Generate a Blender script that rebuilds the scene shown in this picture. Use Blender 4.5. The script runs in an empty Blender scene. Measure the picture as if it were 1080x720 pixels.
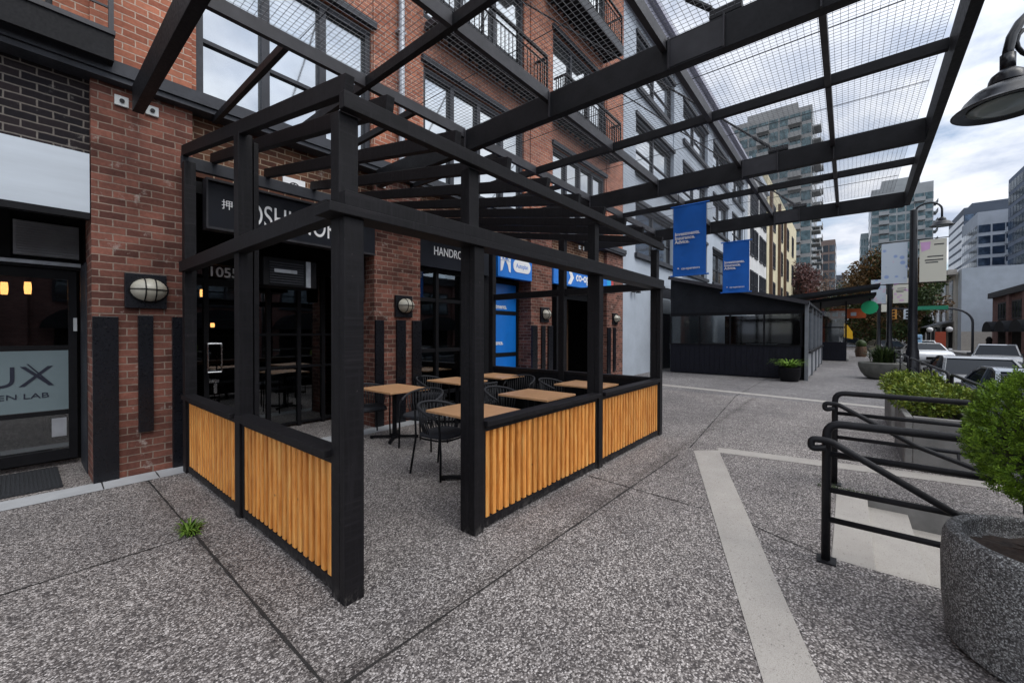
import bpy, math, random
from mathutils import Vector, Matrix
random.seed(7)
S = bpy.context.scene
COL = S.collection
R = math.radians

# ------------------------------------------------------------------ helpers
class MB:
    """collects shapes (world coordinates) that become ONE mesh object"""
    def __init__(s): s.v = []; s.f = []
    def box(s, x0, x1, y0, y1, z0, z1):
        n = len(s.v)
        s.v += [(x0,y0,z0),(x1,y0,z0),(x1,y1,z0),(x0,y1,z0),(x0,y0,z1),(x1,y0,z1),(x1,y1,z1),(x0,y1,z1)]
        s.f += [tuple(n+i for i in q) for q in ((0,3,2,1),(4,5,6,7),(0,1,5,4),(1,2,6,5),(2,3,7,6),(3,0,4,7))]
        return s
    def bar(s, p, q, w, h, up=(0,0,1)):
        p = Vector(p); q = Vector(q); d = (q-p).normalized(); u = Vector(up)
        a = d.cross(u)
        if a.length < 1e-4: a = d.cross(Vector((0,1,0)))
        a.normalize(); b = a.cross(d).normalized()
        n = len(s.v)
        for c in (p, q):
            for i, j in ((-1,-1),(1,-1),(1,1),(-1,1)):
                s.v.append(tuple(c + a*(i*w/2) + b*(j*h/2)))
        s.f += [tuple(n+i for i in q) for q in ((0,1,2,3),(7,6,5,4),(0,4,5,1),(1,5,6,2),(2,6,7,3),(3,7,4,0))]
        return s
    def tube(s, pts, r, n=8, closed=False, caps=True):
        P = [Vector(p) for p in pts]; m = len(P); base = len(s.v)
        rr = r if isinstance(r, (list, tuple)) else [r]*m
        prev = None
        for i in range(m):
            if closed: d = P[(i+1) % m]-P[i-1]
            else: d = P[min(i+1, m-1)]-P[max(i-1, 0)]
            if d.length < 1e-9: d = Vector((0,0,1))
            d.normalize()
            if prev is None:
                a = d.cross(Vector((0,0,1)))
                if a.length < .1: a = d.cross(Vector((1,0,0)))
            else: a = prev - d*prev.dot(d)
            a.normalize(); prev = a; b = d.cross(a)
            for k in range(n):
                t = 2*math.pi*k/n
                s.v.append(tuple(P[i]+(a*math.cos(t)+b*math.sin(t))*rr[i]))
        for i in range(m if closed else m-1):
            j = (i+1) % m
            for k in range(n):
                l = (k+1) % n
                s.f.append((base+i*n+k, base+i*n+l, base+j*n+l, base+j*n+k))
        if caps and not closed:
            s.f.append(tuple(base+k for k in range(n))[::-1])
            s.f.append(tuple(base+(m-1)*n+k for k in range(n)))
        return s
    def lathe(s, prof, c=(0,0,0), n=24, sx=1, sy=1, a0=0):
        base = len(s.v); m = len(prof)
        for r, z in prof:
            for k in range(n):
                t = 2*math.pi*k/n+a0
                s.v.append((c[0]+r*sx*math.cos(t), c[1]+r*sy*math.sin(t), c[2]+z))
        for i in range(m-1):
            for k in range(n):
                l = (k+1) % n
                s.f.append((base+i*n+k, base+i*n+l, base+(i+1)*n+l, base+(i+1)*n+k))
        s.f.append(tuple(base+k for k in range(n))[::-1]); s.f.append(tuple(base+(m-1)*n+k for k in range(n)))
        return s
    def poly(s, *p):
        n = len(s.v); s.v += [tuple(q) for q in p]; s.f.append(tuple(range(n, n+len(p)))); return s
    def prism(s, pts, d):
        """planar polygon pts extruded along vector d"""
        n = len(s.v); m = len(pts)
        s.v += [tuple(p) for p in pts] + [tuple(Vector(p)+Vector(d)) for p in pts]
        s.f.append(tuple(range(n, n+m))[::-1]); s.f.append(tuple(range(n+m, n+2*m)))
        for i in range(m):
            j = (i+1) % m
            s.f.append((n+i, n+j, n+m+j, n+m+i))
        return s
    def obj(s, name, mat, parent=None, smooth=False, bevel=0, recalc=True):
        me = bpy.data.meshes.new(name)
        o0 = ORG.get(parent.name, Vector((0,0,0))) if parent else Vector((0,0,0))
        me.from_pydata([(x-o0[0], y-o0[1], z-o0[2]) for x, y, z in s.v], [], s.f)
        if recalc:
            import bmesh
            bm = bmesh.new(); bm.from_mesh(me); bmesh.ops.recalc_face_normals(bm, faces=bm.faces); bm.to_mesh(me); bm.free()
        me.materials.append(mat)
        if smooth:
            me.polygons.foreach_set('use_smooth', [True]*len(me.polygons))
        me.update()
        o = bpy.data.objects.new(name, me); COL.objects.link(o)
        if smooth == 'auto':
            me.set_sharp_from_angle(angle=R(38))
        if bevel:
            b = o.modifiers.new('bevel', 'BEVEL'); b.width = bevel; b.segments = 2; b.limit_method = 'ANGLE'; b.angle_limit = R(40)
        if parent: o.parent = parent; ORG[o.name] = o0
        return o
ORG = {}
def tag(o, label, cat, group=None, kind=None):
    if label: o['label'] = label
    if cat: o['category'] = cat
    if group: o['group'] = group
    if kind: o['kind'] = kind
    return o
def thing(name, label, cat, loc=(0,0,0), group=None):
    o = bpy.data.objects.new(name, None); COL.objects.link(o); o.location = loc; o.empty_display_size = .2
    ORG[o.name] = Vector(loc)
    return tag(o, label, cat, group)
def kids(o): return [c for c in bpy.data.objects if c.parent == o]
def dup(o, loc=None, rz=None, label=None, parent=None):
    c = o.copy(); COL.objects.link(c)
    if parent: c.parent = parent
    if loc is not None: c.location = loc
    if rz is not None: c.rotation_euler = (0, 0, rz)
    if label: c['label'] = label
    for k in kids(o): dup(k, parent=c)
    return c
def structure(o): o['kind'] = 'structure'; return o

def bend(pts, r=.06, n=6):
    """round the corners of a polyline"""
    P = [Vector(p) for p in pts]; out = [P[0]]
    for a, b, c in zip(P, P[1:], P[2:]):
        u = (a-b).normalized(); v = (c-b).normalized(); rr = min(r, (a-b).length*.45, (c-b).length*.45)
        s0, e0 = b+u*rr, b+v*rr
        for i in range(n+1):
            t = i/n; out.append(s0*(1-t)**2+b*(2*t*(1-t))+e0*t*t)
    out.append(P[-1]); return out
# ------------------------------------------------------------------ materials
def srgb(r, g, b):
    f = lambda c: (c/255/12.92 if c <= 10 else ((c/255+.055)/1.055)**2.4)
    return (f(r), f(g), f(b), 1)
def newmat(name):
    m = bpy.data.materials.new(name); m.use_nodes = True
    nt = m.node_tree; b = nt.nodes['Principled BSDF']
    return m, nt, b
def node(nt, t, **kw):
    n = nt.nodes.new(t)
    for k, v in kw.items():
        if k.startswith('_'): setattr(n, k[1:], v)
        else: n.inputs[k.replace('__', ' ')].default_value = v
    return n
def ramp(nt, src, stops, interp='LINEAR'):
    r = nt.nodes.new('ShaderNodeValToRGB'); r.color_ramp.interpolation = interp
    e = r.color_ramp.elements
    while len(e) < len(stops): e.new(.5)
    for i, (p, c) in enumerate(stops):
        e[i].position = p; e[i].color = c if len(c) == 4 else (*c, 1)
    nt.links.new(src, r.inputs[0]); return r.outputs[0]
def mixc(nt, fac, a, b, blend='MIX'):
    n = nt.nodes.new('ShaderNodeMix'); n.data_type = 'RGBA'; n.blend_type = blend
    for i, v in ((0, fac), (6, a), (7, b)):
        if isinstance(v, bpy.types.NodeSocket): nt.links.new(v, n.inputs[i])
        elif i == 0: n.inputs[0].default_value = v
        else: n.inputs[i].default_value = v if len(v) == 4 else (*v, 1)
    return n.outputs[2]
def coords(nt, scale=(1,1,1), obj=False):
    g = nt.nodes.new('ShaderNodeTexCoord' if obj else 'ShaderNodeNewGeometry')
    mp = nt.nodes.new('ShaderNodeMapping'); mp.inputs['Scale'].default_value = scale
    nt.links.new(g.outputs['Object' if obj else 'Position'], mp.inputs[0]); return mp.outputs[0]
def noise(nt, vec, scale, detail=4, rough=.55):
    n = nt.nodes.new('ShaderNodeTexNoise'); n.inputs['Scale'].default_value = scale; n.inputs['Detail'].default_value = detail; n.inputs['Roughness'].default_value = rough
    nt.links.new(vec, n.inputs['Vector']); return n.outputs[0]
def bump(nt, b, h, strength=.3, dist=.01):
    n = nt.nodes.new('ShaderNodeBump'); n.inputs['Strength'].default_value = strength; n.inputs['Distance'].default_value = dist
    nt.links.new(h, n.inputs['Height']); nt.links.new(n.outputs[0], b.inputs['Normal'])
def surf(name, col, rough=.6, var=.25, scale=6, metal=0, spec=.5, stretch=(1,1,1), bmp=.1, bscale=40, obj=True, col2=None):
    m, nt, b = newmat(name)
    v = coords(nt, stretch, obj)
    n = noise(nt, v, scale, 5, .6)
    c2 = col2 or tuple(min(1, c*(1+var)) for c in col[:3])
    c1 = tuple(c*(1-var) for c in col[:3])
    nt.links.new(ramp(nt, n, [(.3, c1), (.7, c2)]), b.inputs['Base Color'])
    n2 = noise(nt, v, bscale, 3)
    nt.links.new(ramp(nt, n2, [(.3, (rough*.85,)*3), (.7, (min(1, rough*1.15),)*3)]), b.inputs['Roughness'])
    b.inputs['Metallic'].default_value = metal; b.inputs['Specular IOR Level'].default_value = spec
    if bmp: bump(nt, b, n2, bmp, .004)
    return m
def brick(name, c1, c2, mortar, grime=.35, bw=.215, rh=.079, stain=None, msize=.008):
    m, nt, b = newmat(name)
    g = nt.nodes.new('ShaderNodeNewGeometry'); sp = nt.nodes.new('ShaderNodeSeparateXYZ'); nt.links.new(g.outputs['Position'], sp.inputs[0])
    add = nt.nodes.new('ShaderNodeMath'); add.operation = 'ADD'; nt.links.new(sp.outputs[0], add.inputs[0]); nt.links.new(sp.outputs[1], add.inputs[1])
    cb = nt.nodes.new('ShaderNodeCombineXYZ'); nt.links.new(add.outputs[0], cb.inputs[0]); nt.links.new(sp.outputs[2], cb.inputs[1])
    wob = noise(nt, cb.outputs[0], 9, 2)
    wv = nt.nodes.new('ShaderNodeVectorMath'); wv.operation = 'SCALE'; wv.inputs['Scale'].default_value = .012
    cw = nt.nodes.new('ShaderNodeTexNoise'); cw.inputs['Scale'].default_value = 11; nt.links.new(cb.outputs[0], cw.inputs['Vector']); nt.links.new(cw.outputs[1], wv.inputs[0])
    ad = nt.nodes.new('ShaderNodeVectorMath'); nt.links.new(cb.outputs[0], ad.inputs[0]); nt.links.new(wv.outputs[0], ad.inputs[1])
    t = nt.nodes.new('ShaderNodeTexBrick'); nt.links.new(ad.outputs[0], t.inputs['Vector'])
    t.inputs['Color1'].default_value = c1; t.inputs['Color2'].default_value = c2; t.inputs['Mortar'].default_value = mortar
    t.inputs['Scale'].default_value = 1; t.inputs['Brick Width'].default_value = bw; t.inputs['Row Height'].default_value = rh
    t.inputs['Mortar Size'].default_value = msize; t.inputs['Mortar Smooth'].default_value = .3; t.inputs['Bias'].default_value = 0
    n1 = noise(nt, cb.outputs[0], 1.3, 6, .65); n2 = noise(nt, cb.outputs[0], 30, 4)
    c = mixc(nt, grime, t.outputs[0], ramp(nt, n1, [(.3, (.22,.21,.21)), (.70, (1.28,1.24,1.2))]), 'MULTIPLY')
    c = mixc(nt, .5, c, ramp(nt, n2, [(.25, (.55,.55,.55)), (.75, (1.25,1.25,1.25))]), 'MULTIPLY')
    if stain:
        n3 = noise(nt, cb.outputs[0], 5, 7, .7)
        c = mixc(nt, ramp(nt, n3, [(.6, (0,0,0)), (.72, (stain,)*3)]), c, (.45,.42,.38))
    nt.links.new(c, b.inputs['Base Color']); b.inputs['Roughness'].default_value = .9; b.inputs['Specular IOR Level'].default_value = .2
    h = nt.nodes.new('ShaderNodeMath'); h.operation = 'MULTIPLY_ADD'; h.inputs[1].default_value = -1; nt.links.new(t.outputs[1], h.inputs[0])
    sc = nt.nodes.new('ShaderNodeMath'); sc.operation = 'MULTIPLY'; sc.inputs[1].default_value = .35; nt.links.new(n2, sc.inputs[0]); nt.links.new(sc.outputs[0], h.inputs[2])
    bump(nt, b, h.outputs[0], .8, .008)
    return m
def glass(name, tint=(.55,.58,.6), ior=1.5, boost=.08, rough=.015):
    m, nt, b = newmat(name); nt.nodes.remove(b)
    out = nt.nodes['Material Output']
    tr = node(nt, 'ShaderNodeBsdfTransparent'); tr.inputs[0].default_value = (*tint, 1)
    gl = node(nt, 'ShaderNodeBsdfGlossy'); gl.inputs['Roughness'].default_value = rough; gl.inputs[0].default_value = (.9,.93,.95,1)
    fr = node(nt, 'ShaderNodeFresnel'); fr.inputs[0].default_value = ior
    ad = nt.nodes.new('ShaderNodeMath'); ad.operation = 'ADD'; ad.use_clamp = True; ad.inputs[1].default_value = boost; nt.links.new(fr.outputs[0], ad.inputs[0])
    v = coords(nt); bn = nt.nodes.new('ShaderNodeBump'); bn.inputs['Strength'].default_value = .03; bn.inputs['Distance'].default_value = .02
    nt.links.new(noise(nt, v, 1.7, 2), bn.inputs['Height']); nt.links.new(bn.outputs[0], gl.inputs['Normal'])
    mx = nt.nodes.new('ShaderNodeMixShader'); nt.links.new(ad.outputs[0], mx.inputs[0]); nt.links.new(tr.outputs[0], mx.inputs[1]); nt.links.new(gl.outputs[0], mx.inputs[2])
    nt.links.new(mx.outputs[0], out.inputs[0]); return m
def emit(name, col, st):
    m, nt, b = newmat(name); b.inputs['Base Color'].default_value = (*col, 1); b.inputs['Emission Color'].default_value = (*col, 1); b.inputs['Emission Strength'].default_value = st; return m

M = {}
def timber():
    m, nt, b = newmat('black stained timber'); v = coords(nt, (1,1,1), True)
    def st(sc): return noise(nt, coords(nt, sc, True), 6, 5, .65)
    mx = nt.nodes.new('ShaderNodeMath'); mx.operation = 'MAXIMUM'; nt.links.new(st((6,6,.35)), mx.inputs[0]); nt.links.new(st((.35,6,6)), mx.inputs[1])
    c = ramp(nt, mx.outputs[0], [(.45, (.0055,.005,.006)), (.62, (.0115,.0105,.0125)), (.8, (.026,.022,.024))])
    sp_ = noise(nt, v, 34, 3, .6)
    c = mixc(nt, ramp(nt, sp_, [(.70, (0,0,0)), (.74, (.6,.6,.6))]), c, (.06,.05,.048))
    g = nt.nodes.new('ShaderNodeNewGeometry'); sx = nt.nodes.new('ShaderNodeSeparateXYZ'); nt.links.new(g.outputs['Position'], sx.inputs[0])
    zr = ramp(nt, sx.outputs[2], [(.01, (1,1,1)), (.09, (0,0,0))]); wn = ramp(nt, noise(nt, coords(nt, (1,1,.5)), 26, 5, .7), [(.48, (0,0,0)), (.62, (1,1,1))])
    c = mixc(nt, mixc(nt, 1, zr, wn, 'MULTIPLY'), c, (.075,.07,.066))
    nt.links.new(c, b.inputs['Base Color']); b.inputs['Roughness'].default_value = .55; b.inputs['Specular IOR Level'].default_value = .25
    bump(nt, b, mx.outputs[0], .2, .004); return m
M['timber'] = timber()
M['steel'] = surf('black painted steel', (.011,.011,.013), .55, .45, 4, bmp=.05, spec=.25)
M['purlin'] = surf('charcoal steel channel', (.030,.029,.034), .5, .35, 5, bmp=.06, spec=.4)
M['black'] = surf('matt black paint', (.006,.006,.0075), .6, .3, 5, bmp=.02, spec=.18)
M['gloss_black'] = surf('glossy black plate', (.007,.0075,.0105), .3, .3, 3, bmp=0, spec=.4)
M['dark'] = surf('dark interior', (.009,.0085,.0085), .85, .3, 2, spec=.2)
M['room_wall'] = surf('dim room plaster', (.05,.046,.042), .85, .3, 1.5)
M['mesh'] = surf('galvanised wire', (.16,.165,.175), .5, .1, 5, metal=.3, bmp=0)
M['pipe'] = surf('galvanised downpipe', (.35,.37,.4), .4, .25, 8, metal=.3)
M['slate'] = surf('slate grey frame', (.027,.029,.036), .55, .3, 4, bmp=.04, spec=.3)
M['grey_render'] = surf('pale blue grey render', (.36,.40,.45), .85, .10, 1.2, bmp=.15, bscale=60, obj=False)
M['white_render'] = surf('off white render', (.55,.55,.54), .85, .1, 1, obj=False)
M['yellow_render'] = surf('cream yellow render', (.55,.49,.33), .85, .12, 1, obj=False)
M['panel_white'] = surf('brushed white sign band', (.50,.55,.60), .35, .12, 1.2, stretch=(.4,1,3), bmp=.02)
M['louver'] = surf('pale louver', (.26,.27,.29), .5, .15, 6)
M['blue'] = surf('blue sign vinyl', srgb(16,118,212), .4, .08, 3, bmp=.02)
M['banner_blue'] = surf('blue banner cloth', srgb(16,104,200), .7, .1, 3, bmp=.05, bscale=300)
M['white'] = surf('white lettering', (.86,.86,.86), .5, .03, 3, bmp=0)
M['navy_ink'] = surf('navy lettering', (.008,.011,.026), .5, .1, 3, bmp=0)
M['cyan_ink'] = surf('cyan vinyl', srgb(20,160,215), .4, .05, 3, bmp=0)
M['red_ink'] = surf('red vinyl', srgb(190,60,60), .4, .05, 3, bmp=0)
M['frosted'] = surf('frosted film', (.135,.18,.195), .45, .08, 2)
M['sign_navy'] = surf('dark navy sign board', (.006,.0075,.013), .4, .3, 2, bmp=0, spec=.3)
M['chrome'] = surf('brushed steel handle', (.6,.6,.6), .25, .05, 5, metal=1)
M['opal'] = surf('cream glass globe', (.42,.40,.33), .3, .12, 9, bmp=.05)
M['fabric'] = surf('charcoal seat fabric', (.022,.0235,.029), .85, .25, 30, bmp=.3, bscale=400)
M['cord'] = surf('charcoal rope', (.022,.0225,.026), .7, .2, 30, bmp=.3, bscale=300)
M['laminate'] = surf('warm oak laminate', (.56,.31,.155), .42, .14, 5, stretch=(1.5,14,1), bmp=.03, bscale=80)
M['laminate_edge'] = surf('table edge band', (.28,.15,.075), .5, .15, 8)
def precast():
    m, nt, b = newmat('light precast paving'); v = coords(nt)
    n = noise(nt, v, 260, 2, .5); n2 = noise(nt, v, 3, 5, .6); n3 = noise(nt, v, 55, 3)
    c = ramp(nt, n, [(.30, (.20,.185,.17)), (.42, (.37,.345,.315)), (.7, (.44,.415,.385))])
    c = mixc(nt, .5, c, ramp(nt, n2, [(.3, (.78,.77,.76)), (.7, (1.12,1.12,1.1))]), 'MULTIPLY')
    c = mixc(nt, ramp(nt, n3, [(.30, (.8,.8,.8)), (.36, (0,0,0))]), c, (.15,.14,.13))
    nt.links.new(c, b.inputs['Base Color']); b.inputs['Roughness'].default_value = .9; bump(nt, b, n, .3, .003); return m
M['concrete_light'] = precast()
M['kerb_light'] = surf('pale kerb concrete', (.40,.41,.42), .9, .12, 3, bmp=.15, bscale=80, obj=False)
M['concrete'] = surf('grey concrete', (.21,.205,.195), .9, .3, 3, bmp=.3, bscale=70)
M['step'] = surf('buff step concrete', (.25,.228,.20), .9, .22, 9, bmp=.2, bscale=80, obj=False)
M['soil'] = surf('bark mulch soil', (.035,.021,.014), .95, .5, 25, bmp=.8, bscale=60)
M['mat'] = surf('ribbed doormat', (.02,.022,.026), .9, .3, 40, bmp=.5, bscale=120)
M['tyre'] = surf('tyre rubber', (.02,.02,.02), .8, .2, 10)
M['shade_in'] = surf('lamp inner reflector', (.5,.52,.52), .4, .1, 4)
M['lens'] = surf('frosted lamp lens', (.25,.30,.30), .2, .1, 4)
M['wood_dark'] = surf('brown wood panel', (.10,.055,.03), .6, .4, 3, stretch=(6,6,1))
M['awning'] = surf('black awning canvas', (.014,.0155,.019), .8, .25, 2, spec=.2)
M['planks'] = surf('navy black planking', (.009,.0095,.015), .65, .35, 4, stretch=(6,6,1), spec=.2)
M['post_grey'] = surf('grey metal post', (.16,.17,.185), .5, .15, 4)
M['glass_dark'] = glass('dark shop glass', (.42,.44,.45), 1.5, .10)
M['glass_clear'] = glass('clear shop glass', (.6,.62,.63), 1.45, .02)
M['plastic_clear'] = glass('clear plastic screen', (.55,.57,.58), 1.4, .03, .05)
def mirror(name, col, rough, var=.25):
    m, nt, b = newmat(name); v = coords(nt)
    n = noise(nt, v, .9, 5)
    nt.links.new(ramp(nt, n, [(.3, tuple(c*(1-var) for c in col)), (.7, col)]), b.inputs['Base Color'])
    b.inputs['Metallic'].default_value = .9; b.inputs['Roughness'].default_value = rough
    bump(nt, b, noise(nt, v, 1.1, 2), .06, .03)
    return m
M['sky_glass'] = mirror('sky reflecting window glass', (.50,.525,.54), .05)
M['tower_glass'] = mirror('blue green tower glass', (.13,.185,.20), .15, .7)
M['tower_glass_blue'] = mirror('blue tower glass', (.12,.17,.25), .12, .6)
M['tower_glass_dark'] = mirror('dark tower glass', (.15,.18,.21), .12)

# slats: honey stained timber, knots and grain, each slat a little different
def slat_mat():
    m, nt, b = newmat('honey stained slats')
    v = coords(nt, (1,1,.12)); v2 = coords(nt)
    n = noise(nt, v, 28, 6, .65); n2 = noise(nt, v2, 9, 3)
    sp = nt.nodes.new('ShaderNodeSeparateXYZ'); nt.links.new(v2, sp.inputs[0])
    ad = nt.nodes.new('ShaderNodeMath'); ad.operation = 'ADD'; nt.links.new(sp.outputs[0], ad.inputs[0]); nt.links.new(sp.outputs[1], ad.inputs[1])
    sc = nt.nodes.new('ShaderNodeMath'); sc.operation = 'MULTIPLY'; sc.inputs[1].default_value = 1/.085; nt.links.new(ad.outputs[0], sc.inputs[0])
    fl = nt.nodes.new('ShaderNodeMath'); fl.operation = 'FLOOR'; nt.links.new(sc.outputs[0], fl.inputs[0])
    wn = nt.nodes.new('ShaderNodeTexWhiteNoise'); wn.noise_dimensions = '1D'; nt.links.new(fl.outputs[0], wn.inputs['W'])
    c = ramp(nt, n, [(.25, srgb(190,110,42)), (.5, srgb(240,162,78)), (.75, srgb(252,198,116))])
    c = mixc(nt, .55, c, ramp(nt, wn.outputs[0], [(0, (.60,.55,.50)), (1, (1.12,1.12,1.12))]), 'MULTIPLY')
    kn = nt.nodes.new('ShaderNodeTexVoronoi'); kn.inputs['Scale'].default_value = 5; nt.links.new(v2, kn.inputs['Vector'])
    c = mixc(nt, ramp(nt, kn.outputs[0], [(.02, (.8,.8,.8)), (.075, (0,0,0))]), c, (.10,.035,.012))
    nt.links.new(c, b.inputs['Base Color']); b.inputs['Roughness'].default_value = .45
    bump(nt, b, n, .15, .003)
    return m
M['slat'] = slat_mat()
M['slat_back'] = surf('shade toned timber backing', (.045,.018,.007), .8, .3, 12, stretch=(3,3,.4), spec=.1)  # same wood as the slats, coloured darker to stand for shade in the gaps
def pebble_mat(name, tint=(1,1,1), sc=62, grime=False):
    m, nt, b = newmat(name)
    v = coords(nt)
    vo = nt.nodes.new('ShaderNodeTexVoronoi'); vo.inputs['Scale'].default_value = sc; vo.inputs['Randomness'].default_value = 1
    wob = nt.nodes.new('ShaderNodeTexNoise'); wob.inputs['Scale'].default_value = 70; nt.links.new(v, wob.inputs['Vector'])
    s1 = nt.nodes.new('ShaderNodeVectorMath'); s1.operation = 'SCALE'; s1.inputs['Scale'].default_value = .012; nt.links.new(wob.outputs[1], s1.inputs[0])
    a1 = nt.nodes.new('ShaderNodeVectorMath'); nt.links.new(v, a1.inputs[0]); nt.links.new(s1.outputs[0], a1.inputs[1]); nt.links.new(a1.outputs[0], vo.inputs['Vector'])
    sp = nt.nodes.new('ShaderNodeSeparateColor'); nt.links.new(vo.outputs['Color'], sp.inputs[0])
    c = ramp(nt, sp.outputs[0], [(0, (.045,.043,.045)), (.3, (.12,.112,.11)), (.55, (.25,.238,.23)), (.8, (.42,.405,.39)), (1, (.66,.645,.63))])
    c = mixc(nt, ramp(nt, vo.outputs['Distance'], [(.45, (0,0,0)), (.75, (.85,.85,.85))]), c, (.075,.068,.064))
    big = noise(nt, v, .8, 6, .65); mid = noise(nt, v, 6, 4)
    c = mixc(nt, .55, c, ramp(nt, big, [(.3, (.55,.54,.55)), (.7, (1.2,1.18,1.16))]), 'MULTIPLY')
    c = mixc(nt, .35, c, ramp(nt, mid, [(.3, (.6,.6,.6)), (.7, (1.2,1.2,1.2))]), 'MULTIPLY')
    c = mixc(nt, 1, c, tint, 'MULTIPLY')
    st1 = noise(nt, v, .33, 7, .7)
    c = mixc(nt, ramp(nt, st1, [(.42, (0,0,0)), (.62, (.55,.55,.55))]), c, mixc(nt, 1, c, (.52,.52,.55), 'MULTIPLY'))
    gm = nt.nodes.new('ShaderNodeTexVoronoi'); gm.inputs['Scale'].default_value = 2.3; nt.links.new(a1.outputs[0], gm.inputs['Vector'])
    c = mixc(nt, ramp(nt, gm.outputs['Distance'], [(.035, (.75,.75,.75)), (.06, (0,0,0))]), c, (.05,.047,.046))
    if grime:
        sg = nt.nodes.new('ShaderNodeSeparateXYZ'); nt.links.new(v, sg.inputs[0])
        for k, off in ((0, .89), (1, 1.80)):
            d1 = nt.nodes.new('ShaderNodeMath'); d1.operation = 'SUBTRACT'; d1.inputs[1].default_value = off; nt.links.new(sg.outputs[k], d1.inputs[0])
            d2 = nt.nodes.new('ShaderNodeMath'); d2.operation = 'ABSOLUTE'; nt.links.new(d1.outputs[0], d2.inputs[0])
            d3 = nt.nodes.new('ShaderNodeMath'); d3.operation = 'MULTIPLY_ADD'; d3.inputs[1].default_value = .3; nt.links.new(noise(nt, v, 5, 4), d3.inputs[0]); nt.links.new(d2.outputs[0], d3.inputs[2])
            c = mixc(nt, ramp(nt, d3.outputs[0], [(.13, (.6,.6,.6)), (.24, (0,0,0))]), c, mixc(nt, 1, c, (.42,.40,.38), 'MULTIPLY'))
    nt.links.new(c, b.inputs['Base Color']); b.inputs['Roughness'].default_value = .75; b.inputs['Specular IOR Level'].default_value = .3
    inv = nt.nodes.new('ShaderNodeMath'); inv.operation = 'SUBTRACT'; inv.inputs[0].default_value = 1; nt.links.new(vo.outputs['Distance'], inv.inputs[1])
    bump(nt, b, inv.outputs[0], .6, .006)
    return m
M['pebble'] = pebble_mat('exposed aggregate paving', (1.20,1.155,1.13), 104, True)
M['pebble_plain'] = pebble_mat('worn grey paving', (1.0,1.0,1.02), 130)
M['pebble_dark'] = pebble_mat('exposed aggregate planter', (.95,1.0,1.02), 165)
M['asphalt'] = surf('asphalt', (.07,.07,.073), .85, .2, 2, bmp=.4, bscale=150, obj=False)
M['walk'] = surf('pale sidewalk concrete', (.30,.295,.29), .9, .15, 1.2, bmp=.2, bscale=60, obj=False)
M['brick_pier'] = brick('weathered red brick', srgb(143,95,82), srgb(88,58,52), srgb(150,134,122), .7, stain=.75, msize=.0065)
M['brick_up'] = brick('orange red brick', srgb(186,122,97), srgb(146,90,72), srgb(192,172,156), .45, msize=.0065)
M['brick_black'] = brick('blackened brick', srgb(32,30,34), srgb(46,40,42), srgb(116,110,104), .3, stain=.4)
M['brick_tan'] = brick('mottled tan brick', srgb(122,86,66), srgb(88,58,48), srgb(170,150,128), .4, stain=.7)
M['brick_far'] = brick('dark red far brick', srgb(132,100,96), srgb(112,84,82), srgb(128,112,108), .4)
M['brick_house'] = brick('house brick', srgb(150,78,60), srgb(128,62,50), srgb(140,110,100), .3)
def leaf(name, a, b_, rough=.55):
    m, nt, b = newmat(name); v = coords(nt)
    oi = nt.nodes.new('ShaderNodeNewGeometry')
    n = noise(nt, v, 11, 3)
    c = mixc(nt, oi.outputs['Random Per Island'], a, b_)
    c = mixc(nt, .5, c, ramp(nt, n, [(.38, (.22,.24,.22)), (.62, (1.6,1.6,1.5))]), 'MULTIPLY')
    nt.links.new(c, b.inputs['Base Color']); b.inputs['Roughness'].default_value = rough
    b.inputs['Specular IOR Level'].default_value = .3
    b.inputs['Transmission Weight'].default_value = 0
    b.inputs['Subsurface Weight'].default_value = 0
    return m
M['cedar'] = leaf('bright cedar needles', (.05,.105,.010), (.20,.32,.026))
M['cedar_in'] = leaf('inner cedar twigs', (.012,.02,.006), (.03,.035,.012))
M['shrub'] = leaf('yellow green shrub leaves', (.07,.13,.015), (.24,.28,.035))
M['fern'] = leaf('fern leaves', (.08,.17,.02), (.2,.32,.05))
M['grass'] = leaf('weed blades', (.06,.13,.015), (.16,.26,.04))
M['tree_green'] = leaf('dark green foliage', (.016,.034,.010), (.05,.075,.018))
M['tree_rust'] = leaf('autumn foliage', (.07,.045,.018), (.14,.075,.028))
M['tree_bare'] = leaf('sparse autumn leaves', (.12,.075,.05), (.22,.14,.10))
M['tree_pink'] = leaf('purple brown foliage', (.09,.045,.045), (.17,.09,.085))
M['bark'] = surf('bark', (.05,.04,.033), .9, .3, 12)

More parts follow.
